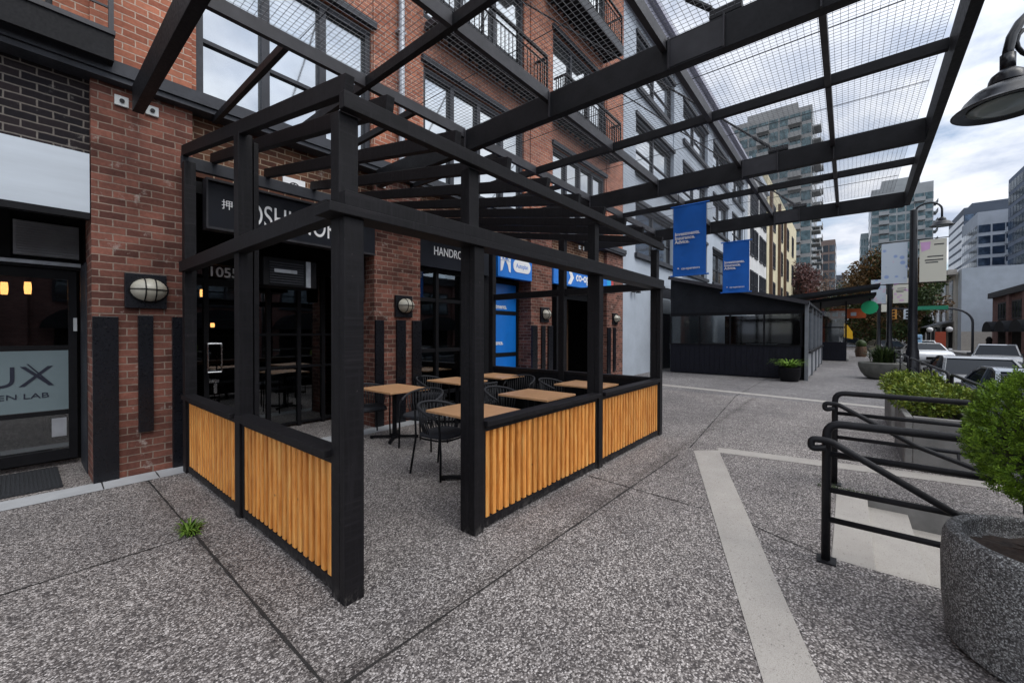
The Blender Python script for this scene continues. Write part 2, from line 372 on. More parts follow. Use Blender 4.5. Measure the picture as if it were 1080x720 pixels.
# ------------------------------------------------------------------ text
def text(s, size, loc, mat, parent=None, name='lettering', face='-Y', depth=.004, bold=0.0, align='LEFT', sx=1, line=1.0, roll=0, heavy=0):
    cu = bpy.data.curves.new('t', 'FONT'); cu.body = s; cu.size = size; cu.extrude = depth; cu.offset = bold; cu.align_x = align; cu.space_line = line
    t = bpy.data.objects.new('t', cu); COL.objects.link(t)
    dg = bpy.context.evaluated_depsgraph_get(); dg.update()
    me = bpy.data.meshes.new_from_object(t.evaluated_get(dg))
    bpy.data.objects.remove(t)
    if heavy:
        import bmesh
        bm = bmesh.new()
        for k, (ox, oy) in enumerate(((0,0),(heavy,0),(-heavy,0),(0,heavy),(0,-heavy))):
            c_ = me.copy(); c_.transform(Matrix.Translation((ox, oy, .0003*k))); bm.from_mesh(c_); bpy.data.meshes.remove(c_)
        bm.to_mesh(me); bm.free()
    rot = Matrix.Rotation(R(90), 4, 'X')
    if face == '-X': rot = Matrix.Rotation(R(-90), 4, 'Z') @ rot
    if face == '+Y': rot = Matrix.Rotation(R(180), 4, 'Z') @ rot
    o0 = ORG.get(parent.name, Vector((0,0,0))) if parent else Vector((0,0,0))
    me.transform(Matrix.Translation(Vector(loc)-o0) @ rot @ Matrix.Rotation(roll, 4, 'Z') @ Matrix.Diagonal((sx,1,1,1)))
    me.materials.clear(); me.materials.append(mat)
    o = bpy.data.objects.new(name, me); COL.objects.link(o)
    if parent: o.parent = parent; ORG[o.name] = o0
    return o

# ================================================================== SETTING
YF = 6.2          # face of the brick piers
ZS = -.50         # street level
def sheet(name, pts, z, mat):
    return structure(MB().poly(*[(x, y, z) for x, y in pts]).obj(name, mat, recalc=False))
sheet('ground', [(-700,-700),(700,-700),(700,700),(-700,700)], ZS-.05, M['asphalt'])
def slab(name, mat, rects, z0, z1):
    b = MB()
    for r in rects: b.box(*r, z0, z1)
    return structure(b.obj(name, mat))
SX0, SX1 = 3.72, 5.46     # stair opening
slab('plaza_paving', M['pebble'], [(-14,SX0,-1.4,12.0),(SX0,SX1,.08,12.0),(SX1,11.7,-1.4,12.0)], ZS-.02, 0)
slab('pavement', M['pebble_plain'], [(11.7,260,-1.4,8.0)], ZS-.02, 0)
st = MB()
for ya, yb_s, zt in ((.08,-.16,-.004),(-.1605,-.46,-.13),(-.4605,-.76,-.255),(-.7605,-1.06,-.38)):
    st.box(SX0, SX1, yb_s, ya, ZS-.02, zt)
structure(st.obj('stairs', M['concrete_light'], bevel=.006))
w = MB(); w.box(SX1-.012, SX1-.001, -1.40, .079, ZS-.02, -.006); w.box(SX0+.001, SX0+.012, -1.40, .079, ZS-.02, -.006)
structure(w.obj('stair_cheek', M['concrete']))
sheet('facade_kerb', [(-14,5.86),(13.7,5.86),(13.7,6.18),(-14,6.18)], .004, M['kerb_light'])
sheet('paving_band', [(5.9,1.62),(6.13,1.36),(2.36,.08),(-.2,-.83),(-.37,-.62),(2.19,.29)], .005, M['concrete_light'])
sheet('paving_band', [(6.02,1.34),(6.28,1.40),(6.75,-1.38),(6.48,-1.38)], .004, M['concrete_light'])
sheet('paving_band', [(11.7,-1.39),(11.98,-1.39),(12.9,4.9),(12.6,4.9)], .004, M['concrete_light'])
jm = surf('dark joint grit', (.018,.016,.015), .95, .4, 10, bmp=0, obj=False)
def joint(x0, y0, x1, y1, w_=.014, z=.0035):
    d = Vector((x1-x0, y1-y0, 0)).normalized(); n = Vector((-d.y, d.x, 0))*w_/2
    b = MB(); k = max(2, int((Vector((x1-x0, y1-y0, 0))).length/.12)); pts = []
    for i in range(k+1):
        t = i/k; pts.append((x0+(x1-x0)*t, y0+(y1-y0)*t, random.uniform(.55, 1.5)))
    for (a, c, w1), (e, f, w2) in zip(pts, pts[1:]):
        b.poly((a+n.x*w1, c+n.y*w1, z), (e+n.x*w2, f+n.y*w2, z), (e-n.x*w2, f-n.y*w2, z), (a-n.x*w1, c-n.y*w1, z))
    return structure(b.obj('paving_joint', jm, recalc=False))
joint(.90, 5.86, .88, -1.4, .015); joint(-6, 1.86, 5.55, 1.72, .016); joint(6.0, 1.7, 11.7, 2.2); joint(4.10, 2.25, 4.0, 1.0, .011)
joint(3.95, .66, 3.70, .12, .009); joint(-14, 4.0, .88, 4.0, .012); joint(8.6, 6, 8.6, -1.3, .012)
for i in range(8): joint(14+4*i, -1.3, 14+4*i, 5.5, .02)
joint(11.7, 2.2, 60, 2.0, .02)
joint(.56, 5.87, .57, 6.17, .01, .0065); joint(1.0, 5.87, 1.01, 6.17, .01, .0065); joint(-.7, 5.87, -.7, 6.17, .01, .0065)
# street
sheet('road', [(-60,-1.9),(260,-1.9),(260,-9.0),(-60,-9.0)], ZS-.03, M['asphalt'])
slab('far_sidewalk', M['walk'], [(-60,260,-11.7,-9.0)], ZS-.06, ZS+.1)
wl = MB()
for i in range(20): wl.box(4+6*i, 7+6*i, -5.68, -5.55, ZS-.028, ZS-.024)
structure(wl.obj('road_marking', surf('lane paint', (.6,.58,.5), .7, .2, 5)))

# ================================================================== BRICK BUILDING
bb = thing('brick_building', 'long weathered red brick building with black shopfronts, steel ledge and balconies', 'building', (4, YF, 0))
PIERS = [(.51,1.38),(3.86,4.82),(8.29,9.23),(12.5,13.75)]
for x0, x1 in PIERS: MB().box(x0, x1, YF, YF+.55, 0, 4.33).obj('ground_floor_pier', M['brick_pier'], bb)
p = MB()
for x0, x1 in ((-5,-3.2),)+tuple(PIERS): p.box(x0, x1, YF+.02, YF+.6, 4.34, 13.6)
WIN = []   # (x0,x1,z0,z1)
BAYS = [(-3.2,.51),(1.38,3.86),(4.82,8.29),(9.23,12.5)]
for i, (x0, x1) in enumerate(BAYS):
    lv = [(4.5,6.72),(7.58,9.85),(10.68,12.75)]
    a0, a1 = ((x0+.05, x1-.02) if i != 2 else (4.93, 8.05))
    if i == 3: a0, a1 = 9.32, 12.42
    if i == 0: a0, a1 = -2.9, .25
    z = 4.34
    for z0, z1 in lv:
        if z0 > z: p.box(x0, x1, YF+.05, YF+.5, z, z0)
        if a0 > x0: p.box(x0, a0, YF+.05, YF+.5, z0, z1)
        if a1 < x1: p.box(a1, x1, YF+.05, YF+.5, z0, z1)
        WIN.append((i, a0, a1, z0, z1)); z = z1
    p.box(x0, x1, YF+.05, YF+.5, z, 13.6)
p.obj('upper_brick_wall', M['brick_up'], bb)
# spandrels above the shopfronts
MB().box(-5,.51, YF+.10, YF+.5, 3.52, 4.33).obj('spandrel', M['brick_black'], bb)
MB().box(1.38,3.86, YF+.12, YF+.5, 3.56, 4.33).obj('spandrel', M['brick_tan'], bb)
for a, c in ((4.82,8.29),(9.23,12.5)): MB().box(a, c, YF+.12, YF+.5, 3.5, 4.33).obj('spandrel', M['brick_tan'], bb)
lg = MB(); lg.box(-5, 13.7, YF-.16, YF+.02, 4.36, 4.50); lg.box(-5, 13.7, YF-.13, YF+.1, 4.30, 4.356)
lg.obj('steel_ledge', M['slate'], bb)
MB().box(-5,13.7,YF+.3,YF+12,13.6,13.8).obj('roof', M['slate'], bb)
# windows with frames and panes
def window(parent, x0, x1, y, z0, z1, ncol, rows=(.5,), fm=M['slate'], gm=M['sky_glass'], fw=.07, depth=.12, label=None):
    f = MB()
    f.box(x0, x1, y-depth/2, y+depth/2, z1-fw*1.3, z1); f.box(x0, x1, y-depth/2, y+depth/2, z0, z0+fw*1.3)
    f.box(x0, x0+fw, y-depth/2, y+depth/2, z0+fw*1.3, z1-fw*1.3); f.box(x1-fw, x1, y-depth/2, y+depth/2, z0+fw*1.3, z1-fw*1.3)
    cw = (x1-x0)/ncol
    for i in range(1, ncol): f.box(x0+cw*i-fw*.6, x0+cw*i+fw*.6, y-depth/2+.004, y+depth/2, z0+fw*1.3, z1-fw*1.3)
    for r in rows:
        z = z0+(z1-z0)*r
        for i in range(ncol): f.box(x0+cw*i+fw*.61, x0+cw*(i+1)-fw*.61, y-depth/4, y+depth/4, z-fw*.3, z+fw*.3)
    o = f.obj('window', fm, parent)
    g = MB(); g.box(x0+.02, x1-.02, y+.015, y+.03, z0+.02, z1-.02); g.obj('pane', gm, o)
    return o
for i, a0, a1, z0, z1 in WIN:
    window(bb, a0, a1, YF+.16, z0+.02, z1-.02, 4 if i >= 2 and z0 < 5 else 3, (.36,) if z0 < 5 else (.3,), fw=.085)
for i, a0, a1, z0, z1 in WIN: MB().box(a0-.06, a1+.06, YF-.03, YF+.1, z1+.002, z1+.12).obj('window_lintel', M['slate'], bb)
# balconies
def balcony(x0, x1, z, yo, solid=False):
    d = MB(); d.box(x0, x1, yo, YF+.03, z-.10, z-.05)
    n = int((x1-x0)/.28)
    for i in range(n+1):
        x = x0+(x1-x0)*i/n; d.box(x-.02, x+.02, yo+.02, YF+.02, z-.2, z-.101)
    d.box(x0-.03, x1+.03, yo-.05, yo-.002, z-.26, z+.02); d.box(x1-.002, x1+.05, yo, YF+.03, z-.24, z)
    b = d.obj('balcony', M['slate'], bb)
    r = MB(); r.box(x0, x1, yo-.02, yo+.03, z+.92, z+.98); r.box(x0, x1, yo-.01, yo+.02, z+.10, z+.13)
    r.box(x0, x1, yo-.01, yo+.02, z+.76, z+.78)
    n = max(2, int((x1-x0)/1.1))
    for i in range(n+1):
        x = x0+(x1-x0)*i/n; r.box(x-.02, x+.02, yo-.02, yo+.02, z+.02, z+.92)
    for x in (x0, x1):
        r.box(x-.02, x+.02, yo+.031, YF, z+.92, z+.97); r.box(x-.015, x+.015, yo+.031, YF, z+.1, z+.13)
        for k in range(1, 5): r.box(x-.01, x+.01, yo+(YF-yo)*k/5-.01, yo+(YF-yo)*k/5+.01, z+.131, z+.92)
    if solid: r.box(x0, x1, yo-.015, yo+.012, z+.02, z+.09)
    if not solid:
        k = int((x1-x0)/.13)
        for i in range(1, k): r.box(x0+(x1-x0)*i/k-.006, x0+(x1-x0)*i/k+.006, yo-.005, yo+.012, z+.131, z+.76)
    r.obj('railing', M['black'], b)
    return b
balcony(4.95, 8.45, 7.52, 5.84); balcony(9.3, 12.7, 7.52, 5.84); balcony(8.9, 12.2, 10.62, 5.58); balcony(4.95, 8.45, 10.62, 5.58); balcony(1.3,3.7,10.62,5.84)
# low planter balcony over the left shop
b0 = MB(); b0.box(-3.0, .66, 5.9, 5.95, 4.42, 4.68); b0.box(.62, .66, 5.951, YF+.02, 4.42, 4.68); b0.box(-3.0, .619, 5.951, YF+.04, 4.52, 4.56)
bx = b0.obj('balcony', M['black'], bb)
r = MB(); r.box(-3.0, .67, 5.88, 5.96, 4.681, 4.73)
r.box(.62, .66, 5.9, 5.94, 4.731, 5.7)
for z in (4.95, 5.25, 5.6): r.box(-3.0, .619, 5.91, 5.93, z, z+.02)
r.obj('railing', M['purlin'], bx)
MB().box(-1.6, .2, YF+.02, YF+.06, 4.62, 5.6).obj('wood_panel', M['wood_dark'], bb)
# downpipe
dp = MB(); dp.tube([(4.36, YF-.07, 4.55), (4.36, YF-.07, 13.2)], .055, 10)
for z in (5.2, 6.9, 8.6, 10.3, 12): dp.box(4.28, 4.44, YF-.1, YF+.02, z, z+.04)
tag(dp.obj('downpipe', M['pipe']), 'galvanised grey downpipe on the brick pier between two bays of upper windows', 'downpipe')
# steel plates bolted to the piers
def plate(x0, x1, z0, z1, label, name='guard_plate', y=YF):
    b = MB(); b.box(x0, x1, y-.045, y-.003, z0, z1)
    o = b.obj(name, M['gloss_black'], None, bevel=.004)
    k = MB()
    for z in (z0+.12, (z0+z1)/2, z1-.12): k.lathe([(.0,0),(.012,.0),(.012,.006),(0,.008)], (0,0,0), 8)
    # bolt heads as small discs turned to face the street
    k = MB()
    for z in (z0+.12, (z0+z1)/2, z1-.12):
        xm = (x0+x1)/2; k.tube([(xm, y-.045, z), (xm, y-.055, z)], .013, 8)
    ob = k.obj('bolt', M['steel'], o); 
    return tag(o, label, 'metal plate', 'black plates on the brick piers')
plate(.51,.71,0,1.78,'tall black steel plate on the pier beside the hair salon door'); plate(.87,1.0,.48,1.80,'narrow black strip under the wall lamp nearest the salon door','wall_strip'); plate(1.17,1.38,0,1.79,'black steel plate half hidden by the left end post of the pergola')
plate(3.86,4.02,0,1.82,'black steel plate on the left edge of the pier before the handroll sign'); plate(4.28,4.47,0,1.83,'black strip under the wall lamp left of the handroll sign','wall_strip'); plate(4.62,4.82,0,1.83,'black steel plate on the right edge of the pier before the handroll sign')
plate(8.29,8.52,0,1.79,'black steel plate on the left edge of the pier between the blue shop signs'); plate(8.72,8.88,0,1.79,'black strip under the wall lamp between the blue shop signs','wall_strip'); plate(9.02,9.23,0,1.79,'black steel plate on the right edge of the pier between the blue shop signs')
plate(12.5,12.74,0,1.78,'black steel plate on the pier next to the grey building'); plate(12.95,13.12,.3,1.78,'black strip under the farthest wall lamp next to the grey building','wall_strip')
# wall lamps
def wall_lamp(xc, label):
    t = thing('wall_lamp', label, 'wall lamp', (xc, YF, 2.08), 'bulkhead lamps on the brick piers')
    MB().box(xc-.18, xc+.18, YF-.05, YF-.002, 1.88, 2.27).obj('backplate', M['gloss_black'], t, bevel=.005)
    g = MB(); prof = []
    n = 20
    for i in range(9):
        a = math.pi/2*i/8; prof.append((.145*math.cos(a), .15*math.sin(a)))
    base = len(g.v)
    for rr, h in prof:
        for k in range(n):
            a = 2*math.pi*k/n; g.v.append((xc+.02+rr*math.cos(a)*1.12, YF-.055-h, 2.09+rr*math.sin(a)*.9))
    for i in range(8):
        for k in range(n):
            l = (k+1) % n; g.f.append((i*n+k, i*n+l, (i+1)*n+l, (i+1)*n+k))
    g.obj('globe', M['opal'], t, smooth=True)
    c = MB()
    for ax in (0, 1):
        for off in ((-.045,.045) if ax == 0 else (0,)):
            pts = []
            for i in range(13):
                a = math.pi*i/12; u = math.cos(a)*.145; hh = .157*math.sin(a)*math.sqrt(max(.05, 1-(off/.145)**2))
                pts.append((xc+.02+(off if ax == 0 else u*1.14), YF-.056-hh, 2.09+(u*.92 if ax == 0 else off)))
            c.tube(pts, .006, 6)
    c.tube([(xc+.02+.165*math.cos(a)*1, YF-.057, 2.09+.138*math.sin(a)) for a in [2*math.pi*k/24 for k in range(24)]], .014, 6, closed=True)
    c.obj('cage', M['black'], t, smooth=True)
wall_lamp(.94, 'caged bulkhead lamp on the near brick pier between the salon door and the pergola')
wall_lamp(4.43, 'caged bulkhead lamp on the brick pier left of the handroll sign')
wall_lamp(8.85, 'caged bulkhead lamp on the brick pier between the blue shop signs')
wall_lamp(13.06, 'farthest caged bulkhead lamp, on the brick pier next to the grey building')
# ---- shopfronts
YD = 7.35         # recessed door line
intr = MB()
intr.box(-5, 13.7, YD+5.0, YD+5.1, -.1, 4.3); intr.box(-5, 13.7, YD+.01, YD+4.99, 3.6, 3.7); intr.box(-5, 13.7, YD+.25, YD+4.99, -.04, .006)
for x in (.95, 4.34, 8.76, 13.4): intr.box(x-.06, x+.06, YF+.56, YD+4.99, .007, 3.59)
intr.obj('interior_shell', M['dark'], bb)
cl = MB(); cl.box(-5,.50, YF+.15, YD, 3.40, 3.5); cl.box(1.39, 3.85, YF+.1, YD, 3.35, 3.5); cl.box(9.24,12.49,YF+.1,YD,3.3,3.48); cl.box(4.83,8.28,YF+.1,YD,3.3,3.48)
cl.obj('recess_soffit', M['black'], bb)
# left shop: sign band, louver, door
sb = thing('sign_band', 'blank pale grey sign band above the hair salon entrance', 'sign', (-.7, YF, 3.2))
MB().box(-3.0,.50, YF+.0, YF+.08, 2.87, 3.49).obj('band', M['panel_white'], sb)
MB().box(-3.0,.50, YF-.01, YF+.085, 2.80, 2.868).obj('trim', M['black'], sb)
lou = MB(); lou.box(-.02,.49, YD-.10, YD-.02, 2.49, 2.88)
for i in range(13): lou.box(.0,.47, YD-.125, YD-.101, 2.50+i*.029, 2.516+i*.029)
tag(lou.obj('vent_louver', M['louver']), 'pale grey ventilation louver above the hair salon door', 'vent')
fr = MB(); fr.box(-3,-.04, YD-.08, YD+.02, 2.42, 3.4); fr.box(-.04,.50,YD-.02,YD+.02,2.42,3.4); fr.box(-3,.50,YD-.12,YD+.02,2.36,2.415)
fr.obj('shopfront', M['black'], bb)
MB().box(-3,.5,YD-.16,YD-.121,2.39,2.43).obj('transom_bar', M['pipe'], bb)
dr = thing('salon_door', 'black framed glass door with frosted film lettered in navy', 'door', (-.1, YD, 0))
f = MB()
f.box(-.75, -.66, YD-.06, YD, .08, 2.36); f.box(.40,.47,YD-.06,YD,.08,2.36); f.box(-.659,.399,YD-.06,YD,2.24,2.36); f.box(-.659,.399,YD-.06,YD,.08,.2); f.box(-.659,.399,YD-.05,YD,1.40,1.45); f.box(-.659,.399,YD-.05,YD,.62,.67)
f.obj('door_frame', M['black'], dr)
MB().box(-.658,.398,YD-.03,YD-.02,.2,2.24).obj('pane', M['glass_dark'], dr)
MB().box(-.658,.398,YD-.045,YD-.035,.68,1.39).obj('frosted_film', M['frosted'], dr)
text('LUX', .34, (-.46, YD-.05, .98), M['navy_ink'], dr, bold=-.002, sx=1.15, depth=.002)
text('GEN LAB', .085, (-.235, YD-.05, .84), M['navy_ink'], dr, depth=.002, sx=1.4)
x2 = MB(); x2.prism([(.07,YD-.05,1.24),(.085,YD-.05,1.24),(.28,YD-.05,.98),(.26,YD-.05,.98)], (0,-.003,0)); x2.obj('logo_stroke', M['navy_ink'], dr)
MB().box(.26,.38,YD-.048,YD-.04,.36,.58).obj('sticker', M['louver'], dr)
MB().box(.50,.508,YD-.7,YD-.05,0,2.4).obj('jamb_panel', M['slate'], bb)
MB().box(.44,.47,YD-.09,YD-.06,1.62,1.78).obj('keypad', M['shade_in'], dr)
dm = MB(); dm.box(-1.1,.30,6.28,7.24,.006,.018)
for i in range(46): dm.box(-1.1+i*.0304,-1.1+i*.0304+.014,6.29,7.23,.0181,.024)
tag(dm.obj('doormat', M['mat']), 'dark ribbed doormat in front of the hair salon door', 'doormat')
def bulb(x, y, z, label, h=.16):
    t = thing('pendant_lamp', label, 'lamp', (x,y,z), 'small warm lamps inside the shops')
    MB().lathe([(.0,0),(.03,.0),(.035,h*.5),(.03,h),(0,h)], (x,y,z), 10).obj('bulb', WARM, t, smooth=True)
    MB().tube([(x,y,z+h),(x,y,3.5)], .004, 5).obj('cable', M['black'], t)
WARM = emit('warm lamp glow', (1,.42,.12), 8)
bulb(-.10, YD+1.2, 2.10, 'small amber pendant lamp behind the salon glass, left one'); bulb(.10, YD+1.2, 2.12, 'small amber pendant lamp behind the salon glass, right one')
bulb(2.35, YD+1.9, 1.70, 'small amber lamp inside the sushi restaurant, low behind the folding doors', .08); bulb(1.98, YD+1.0, 2.2, 'small amber lamp behind the restaurant door below the street number', .12)
# sushi restaurant bay
sg = thing('restaurant_sign', 'dark navy restaurant sign board with thin white lettering above the entrance', 'sign', (2.6, YF, 3.2))
MB().box(1.52,3.84, YF-.05, YF+.1, 2.93, 3.50).obj('board', M['sign_navy'], sg)
e = MB(); e.box(1.50,1.519,YF-.07,YF+.1,2.90,3.53); e.box(1.52,3.84,YF-.07,YF+.1,2.90,2.929); e.box(1.52,3.84,YF-.07,YF+.1,3.501,3.53); e.obj('edge_trim', M['purlin'], sg)
text('押寿', .13, (1.66, YF-.052, 3.19), M['white'], sg, depth=.003)
text('OSHI NORI', .42, (1.93, YF-.052, 3.045), M['white'], sg, depth=.003, sx=.62, bold=.0)
em = thing('emblem', 'small white square emblem on the brick above the restaurant sign', 'sign', (2.62, YF+.1, 3.8))
MB().box(2.45,2.76,YF+.09,YF+.119,3.64,3.86).obj('plate', M['white'], em); text('の', .2, (2.5, YF+.088, 3.66), M['sign_navy'], em, depth=.002)
sf = MB()
sf.box(1.39,3.85, YD-.06, YD+.02, 2.62, 3.35); sf.box(1.39,1.50,YD-.06,YD+.02,.0,2.62)
for x in (1.78, 2.20, 2.62, 3.10, 3.52, 3.80): sf.box(x-.03, x+.03, YD-.05, YD+.02, 0, 2.62)
for z in (.04, 1.0, 1.55): sf.box(2.23, 3.77, YD-.035, YD+.01, z, z+.04)
sf.box(1.53,2.17,YD-.045,YD+.01,2.30,2.40); sf.box(1.53,2.17,YD-.045,YD+.01,.02,.12)
sf.obj('shopfront', M['black'], bb)
MB().box(1.505,3.79,YD-.012,YD-.004,.05,2.61).obj('shopfront_pane', M['glass_dark'], bb)
num = text('1055', .20, (1.79, YD-.078, 2.44), M['white'], None, 'street_number', depth=.004, heavy=.004)
tag(num, 'white street number 1055 over the restaurant door', 'number')
dh = MB()
for s_ in (-1, 1):
    x = 1.86+s_*.085
    dh.tube(bend([(x, YD-.05, 1.02), (x, YD-.13, 1.02), (x, YD-.13, 1.44), (x, YD-.05, 1.44)], .03), .012, 8)
dh.box(1.80,1.92,YD-.09,YD-.051,.86,.90); dh.box(1.86,1.90,YD-.08,YD-.0505,.70,.85)
dh.tube([(1.775,YD-.13,1.44),(1.945,YD-.13,1.44)], .012, 8); dh.tube([(1.775,YD-.13,1.02),(1.945,YD-.13,1.02)], .012, 8)
tag(dh.obj('door_handle', M['chrome'], None, smooth='auto'), 'pair of steel pull handles on the restaurant door under the number', 'door handle')
hb = thing('heater_box', 'dark boxy air curtain hanging under the restaurant sign', 'heater', (2.7, 6.7, 2.4))
MB().box(2.28,3.05,6.55,7.05,2.30,2.72).obj('case', M['black'], hb, bevel=.01)
g = MB(); 
for i in range(9): g.box(2.36,2.84,6.535,6.549,2.34+i*.037,2.36+i*.037)
g.obj('grille', M['slate'], hb); MB().box(2.42,2.74,6.525,6.534,2.50,2.55).obj('badge', M['pipe'], hb); MB().box(2.88,2.95,6.535,6.549,2.31,2.71).obj('strip', M['pipe'], hb)
lv = MB(); lv.box(3.62,3.83,6.46,6.5,2.2,2.95)
for i in range(8): lv.box(3.64,3.81,6.44,6.459,2.24+i*.085,2.28+i*.085)
tag(lv.obj('vent_louver', M['purlin']), 'narrow dark vent louver beside the brick pier inside the restaurant entrance', 'vent')
# inside: a counter with stools, barely seen
ct = thing('bar_counter', 'dim wooden bar counter inside the sushi restaurant', 'counter', (2.7, YD+2.2, 0)); MB().box(1.6,3.7,YD+2.0,YD+2.5,.007,1.0).obj('front', M['room_wall'], ct); MB().box(1.5,3.8,YD+1.9,YD+2.6,1.001,1.05).obj('counter_top', M['laminate'], ct)
sh = MB()
for z in (1.5, 1.9, 2.3): sh.box(1.6,3.7,YD+4.6,YD+4.95,z,z+.04)
tag(sh.obj('shelf', M['room_wall']), 'dim back shelves of the sushi restaurant', 'shelf')
# handroll bay
hs = thing('handroll_sign', 'black sign board with small white word HANDROLL over a dark shop window', 'sign', (5.6, YF+.1, 3.2))
MB().box(4.84,6.80,YF+.04,YF+.2,2.88,3.46).obj('board', M['sign_navy'], hs)
text('HANDROLL', .235, (5.17, YF+.036, 3.13), M['white'], hs, depth=.003, sx=.76, bold=.001)
sf = MB(); YH = YF+.22
for x in (4.85, 5.36, 6.05, 6.72): sf.box(x-.045+.02, x+.045, YH-.06, YH+.04, .0, 2.879)
for z in (.0, .36, 1.22, 2.22, 2.80): sf.box(4.90, 6.7, YH-.045, YH+.03, z, z+.07)
sf.box(6.72,7.0,YH-.08,YH+.1,.0,3.49)
sf.obj('shopfront', M['black'], bb)
MB().box(4.88,6.70,YH-.012,YH-.004,.07,2.86).obj('shopfront_pane', M['glass_dark'], bb)
# insurance shop (left blue front)
YB = YF+.46
bl = thing('blue_shop_window', 'shop window covered in bright blue vinyl with white words, left of a brick pier', 'window film', (7.6, YB, 0))
f = MB()
for x in (7.02, 8.25): f.box(x-.04, x+.04, YB-.06, YB+.03, 0, 2.9)
for z in (.06, 1.02, 2.06, 2.82): f.box(7.06, 8.21, YB-.05, YB+.02, z, z+.08)
f.obj('frame', M['black'], bl)
for i, (z0, z1, s_) in enumerate([(.15,1.01,'Advice.'),(1.11,2.05,'Insurance.'),(2.15,2.81,'Investments.')]):
    MB().box(7.061,8.209,YB-.03,YB-.02,z0,z1).obj('vinyl_panel', M['blue'], bl)
    text(s_, .15, (7.14, YB-.032, z0+.2 if i != 2 else 2.2), M['white'], bl, depth=.002, heavy=.005, sx=.92)
s1 = thing('autoplan_sign', 'blue fascia sign with white pill reading Autoplan, left of a brick pier', 'sign', (7.6, YF, 3.2))
MB().box(6.98,8.27,YF-.04,YF+.1,2.90,3.46).obj('board', M['blue'], s1, bevel=.004)
pl = MB(); pts = []
for i in range(13):
    a = math.pi/2+math.pi*i/12; pts.append((7.66+.14*math.cos(a), YF-.043, 3.21+.15*math.sin(a)))
for i in range(13):
    a = -math.pi/2+math.pi*i/12; pts.append((8.06+.14*math.cos(a), YF-.043, 3.21+.15*math.sin(a)))
pl.prism(pts, (0,-.006,0)); pl.obj('pill', M['white'], s1)
text('Autoplan', .155, (7.86, YF-.05, 3.165), M['blue'], s1, depth=.002, align='CENTER', sx=.82)
lg_ = MB(); lg_.box(7.06,7.42,YF-.05,YF-.041,3.28,3.40); lg_.prism([(7.06,YF-.043,3.27),(7.2,YF-.043,3.27),(7.12,YF-.043,3.05),(7.06,YF-.043,3.02)], (0,-.006,0)); lg_.prism([(7.25,YF-.043,3.27),(7.42,YF-.043,3.27),(7.42,YF-.043,3.02),(7.36,YF-.043,3.04),(7.32,YF-.043,3.18)], (0,-.006,0)); lg_.obj('logo', M['white'], s1)
text('ICBC', .11, (7.24, YF-.052, 3.30), M['blue'], s1, depth=.002, align='CENTER', heavy=.003)
# co-op bay
s2 = thing('coop_sign', 'long blue fascia sign with white arrow emblem and the word co-op', 'sign', (11, YF, 3.2))
MB().box(9.25,12.42,YF-.04,YF+.1,2.95,3.46).obj('board', M['blue'], s2, bevel=.004)
MB().box(12.43,12.72,YF-.04,YF-.002,2.96,3.46).obj('cyan_end', M['cyan_ink'], s2); MB().box(12.73,12.9,YF-.04,YF-.002,2.97,3.46).obj('red_end', M['red_ink'], s2)
ar = MB(); ar.prism([(9.98,YF-.042,3.0),(10.14,YF-.042,3.0),(10.30,YF-.042,3.2),(10.14,YF-.042,3.42),(9.98,YF-.042,3.42),(10.12,YF-.042,3.2)], (0,-.006,0)); ar.obj('arrow_emblem', M['white'], s2)
text('co-op', .36, (10.42, YF-.044, 3.13), M['white'], s2, depth=.003, heavy=.010, sx=.92)
sf = MB(); YC = YF+.4
sf.box(9.24,9.32,YC-.05,YC+.03,0,2.95); sf.box(9.62,10.05,YC-.3,YC+.03,0,2.95); sf.box(10.05,12.48,YC-.05,YC+.03,2.62,2.95)
for z in (.5, 1.3, 2.2): sf.box(9.32,9.62,YC-.04,YC+.01,z,z+.05)
sf.box(12.2,12.48,YC-.1,YC+.03,0,2.62)
sf.obj('shopfront', M['black'], bb)
MB().box(9.32,9.62,YC-.012,YC-.005,.02,2.9).obj('shopfront_pane', M['glass_dark'], bb)
MB().box(9.33,9.61,YC-.03,YC-.02,.1,.48).obj('blue_sticker', M['blue'], bb)
MB().box(10.1,12.18,YC+.9,YC+.95,0,2.7).obj('door_recess_wall', M['wood_dark'], bb)

# ================================================================== PERGOLA
X1, X2, X3, X4 = 1.218, 2.296, 4.387, 6.53
Y1, Y2, Y3 = 2.271, 4.11, 5.94
pg = thing('pergola', 'black timber patio pergola with honey slatted low walls and open sloped roof', 'pergola', ((X1+X4)/2, (Y1+Y3)/2, 0))
ZC, ZM, ZT, ZP = .90, 2.30, 3.03, 3.70
T = M['timber']
def post(x, y, w=.12, d=.12, z1=ZT-.1, front=None):
    b = MB(); b.box(x, x+w, y, y+d, 0, z1)
    o = b.obj('post', T, pg, bevel=.004)
    if front: MB().box(*front).obj('cladding_board', T, pg, bevel=.004)
    return o
# front row: slim uprights behind the beams, thick clad feet below the mid rail
for x, w in ((X1,.125),(X2,.11),(X3,.10),(X4-.11,.11)):
    post(x, Y1+.062, w, .10)
    MB().box(x, x+w, Y1, Y1+.06, 0, ZM-.001).obj('cladding_board', T, pg, bevel=.004)
def zroof(y): return ZT-.02 + (ZP-.02-ZT)*(y-Y1)/(Y3-Y1)   # underside of rafters
for x in (X1, X4-.11):
    post(x, Y2-.06, .11, .12, zroof(Y2)-.001); post(x, Y3-.12, .11, .115, zroof(Y3)-.10)
post(X1+.12, Y2-.055, .04, .11, zroof(Y2)-.05)
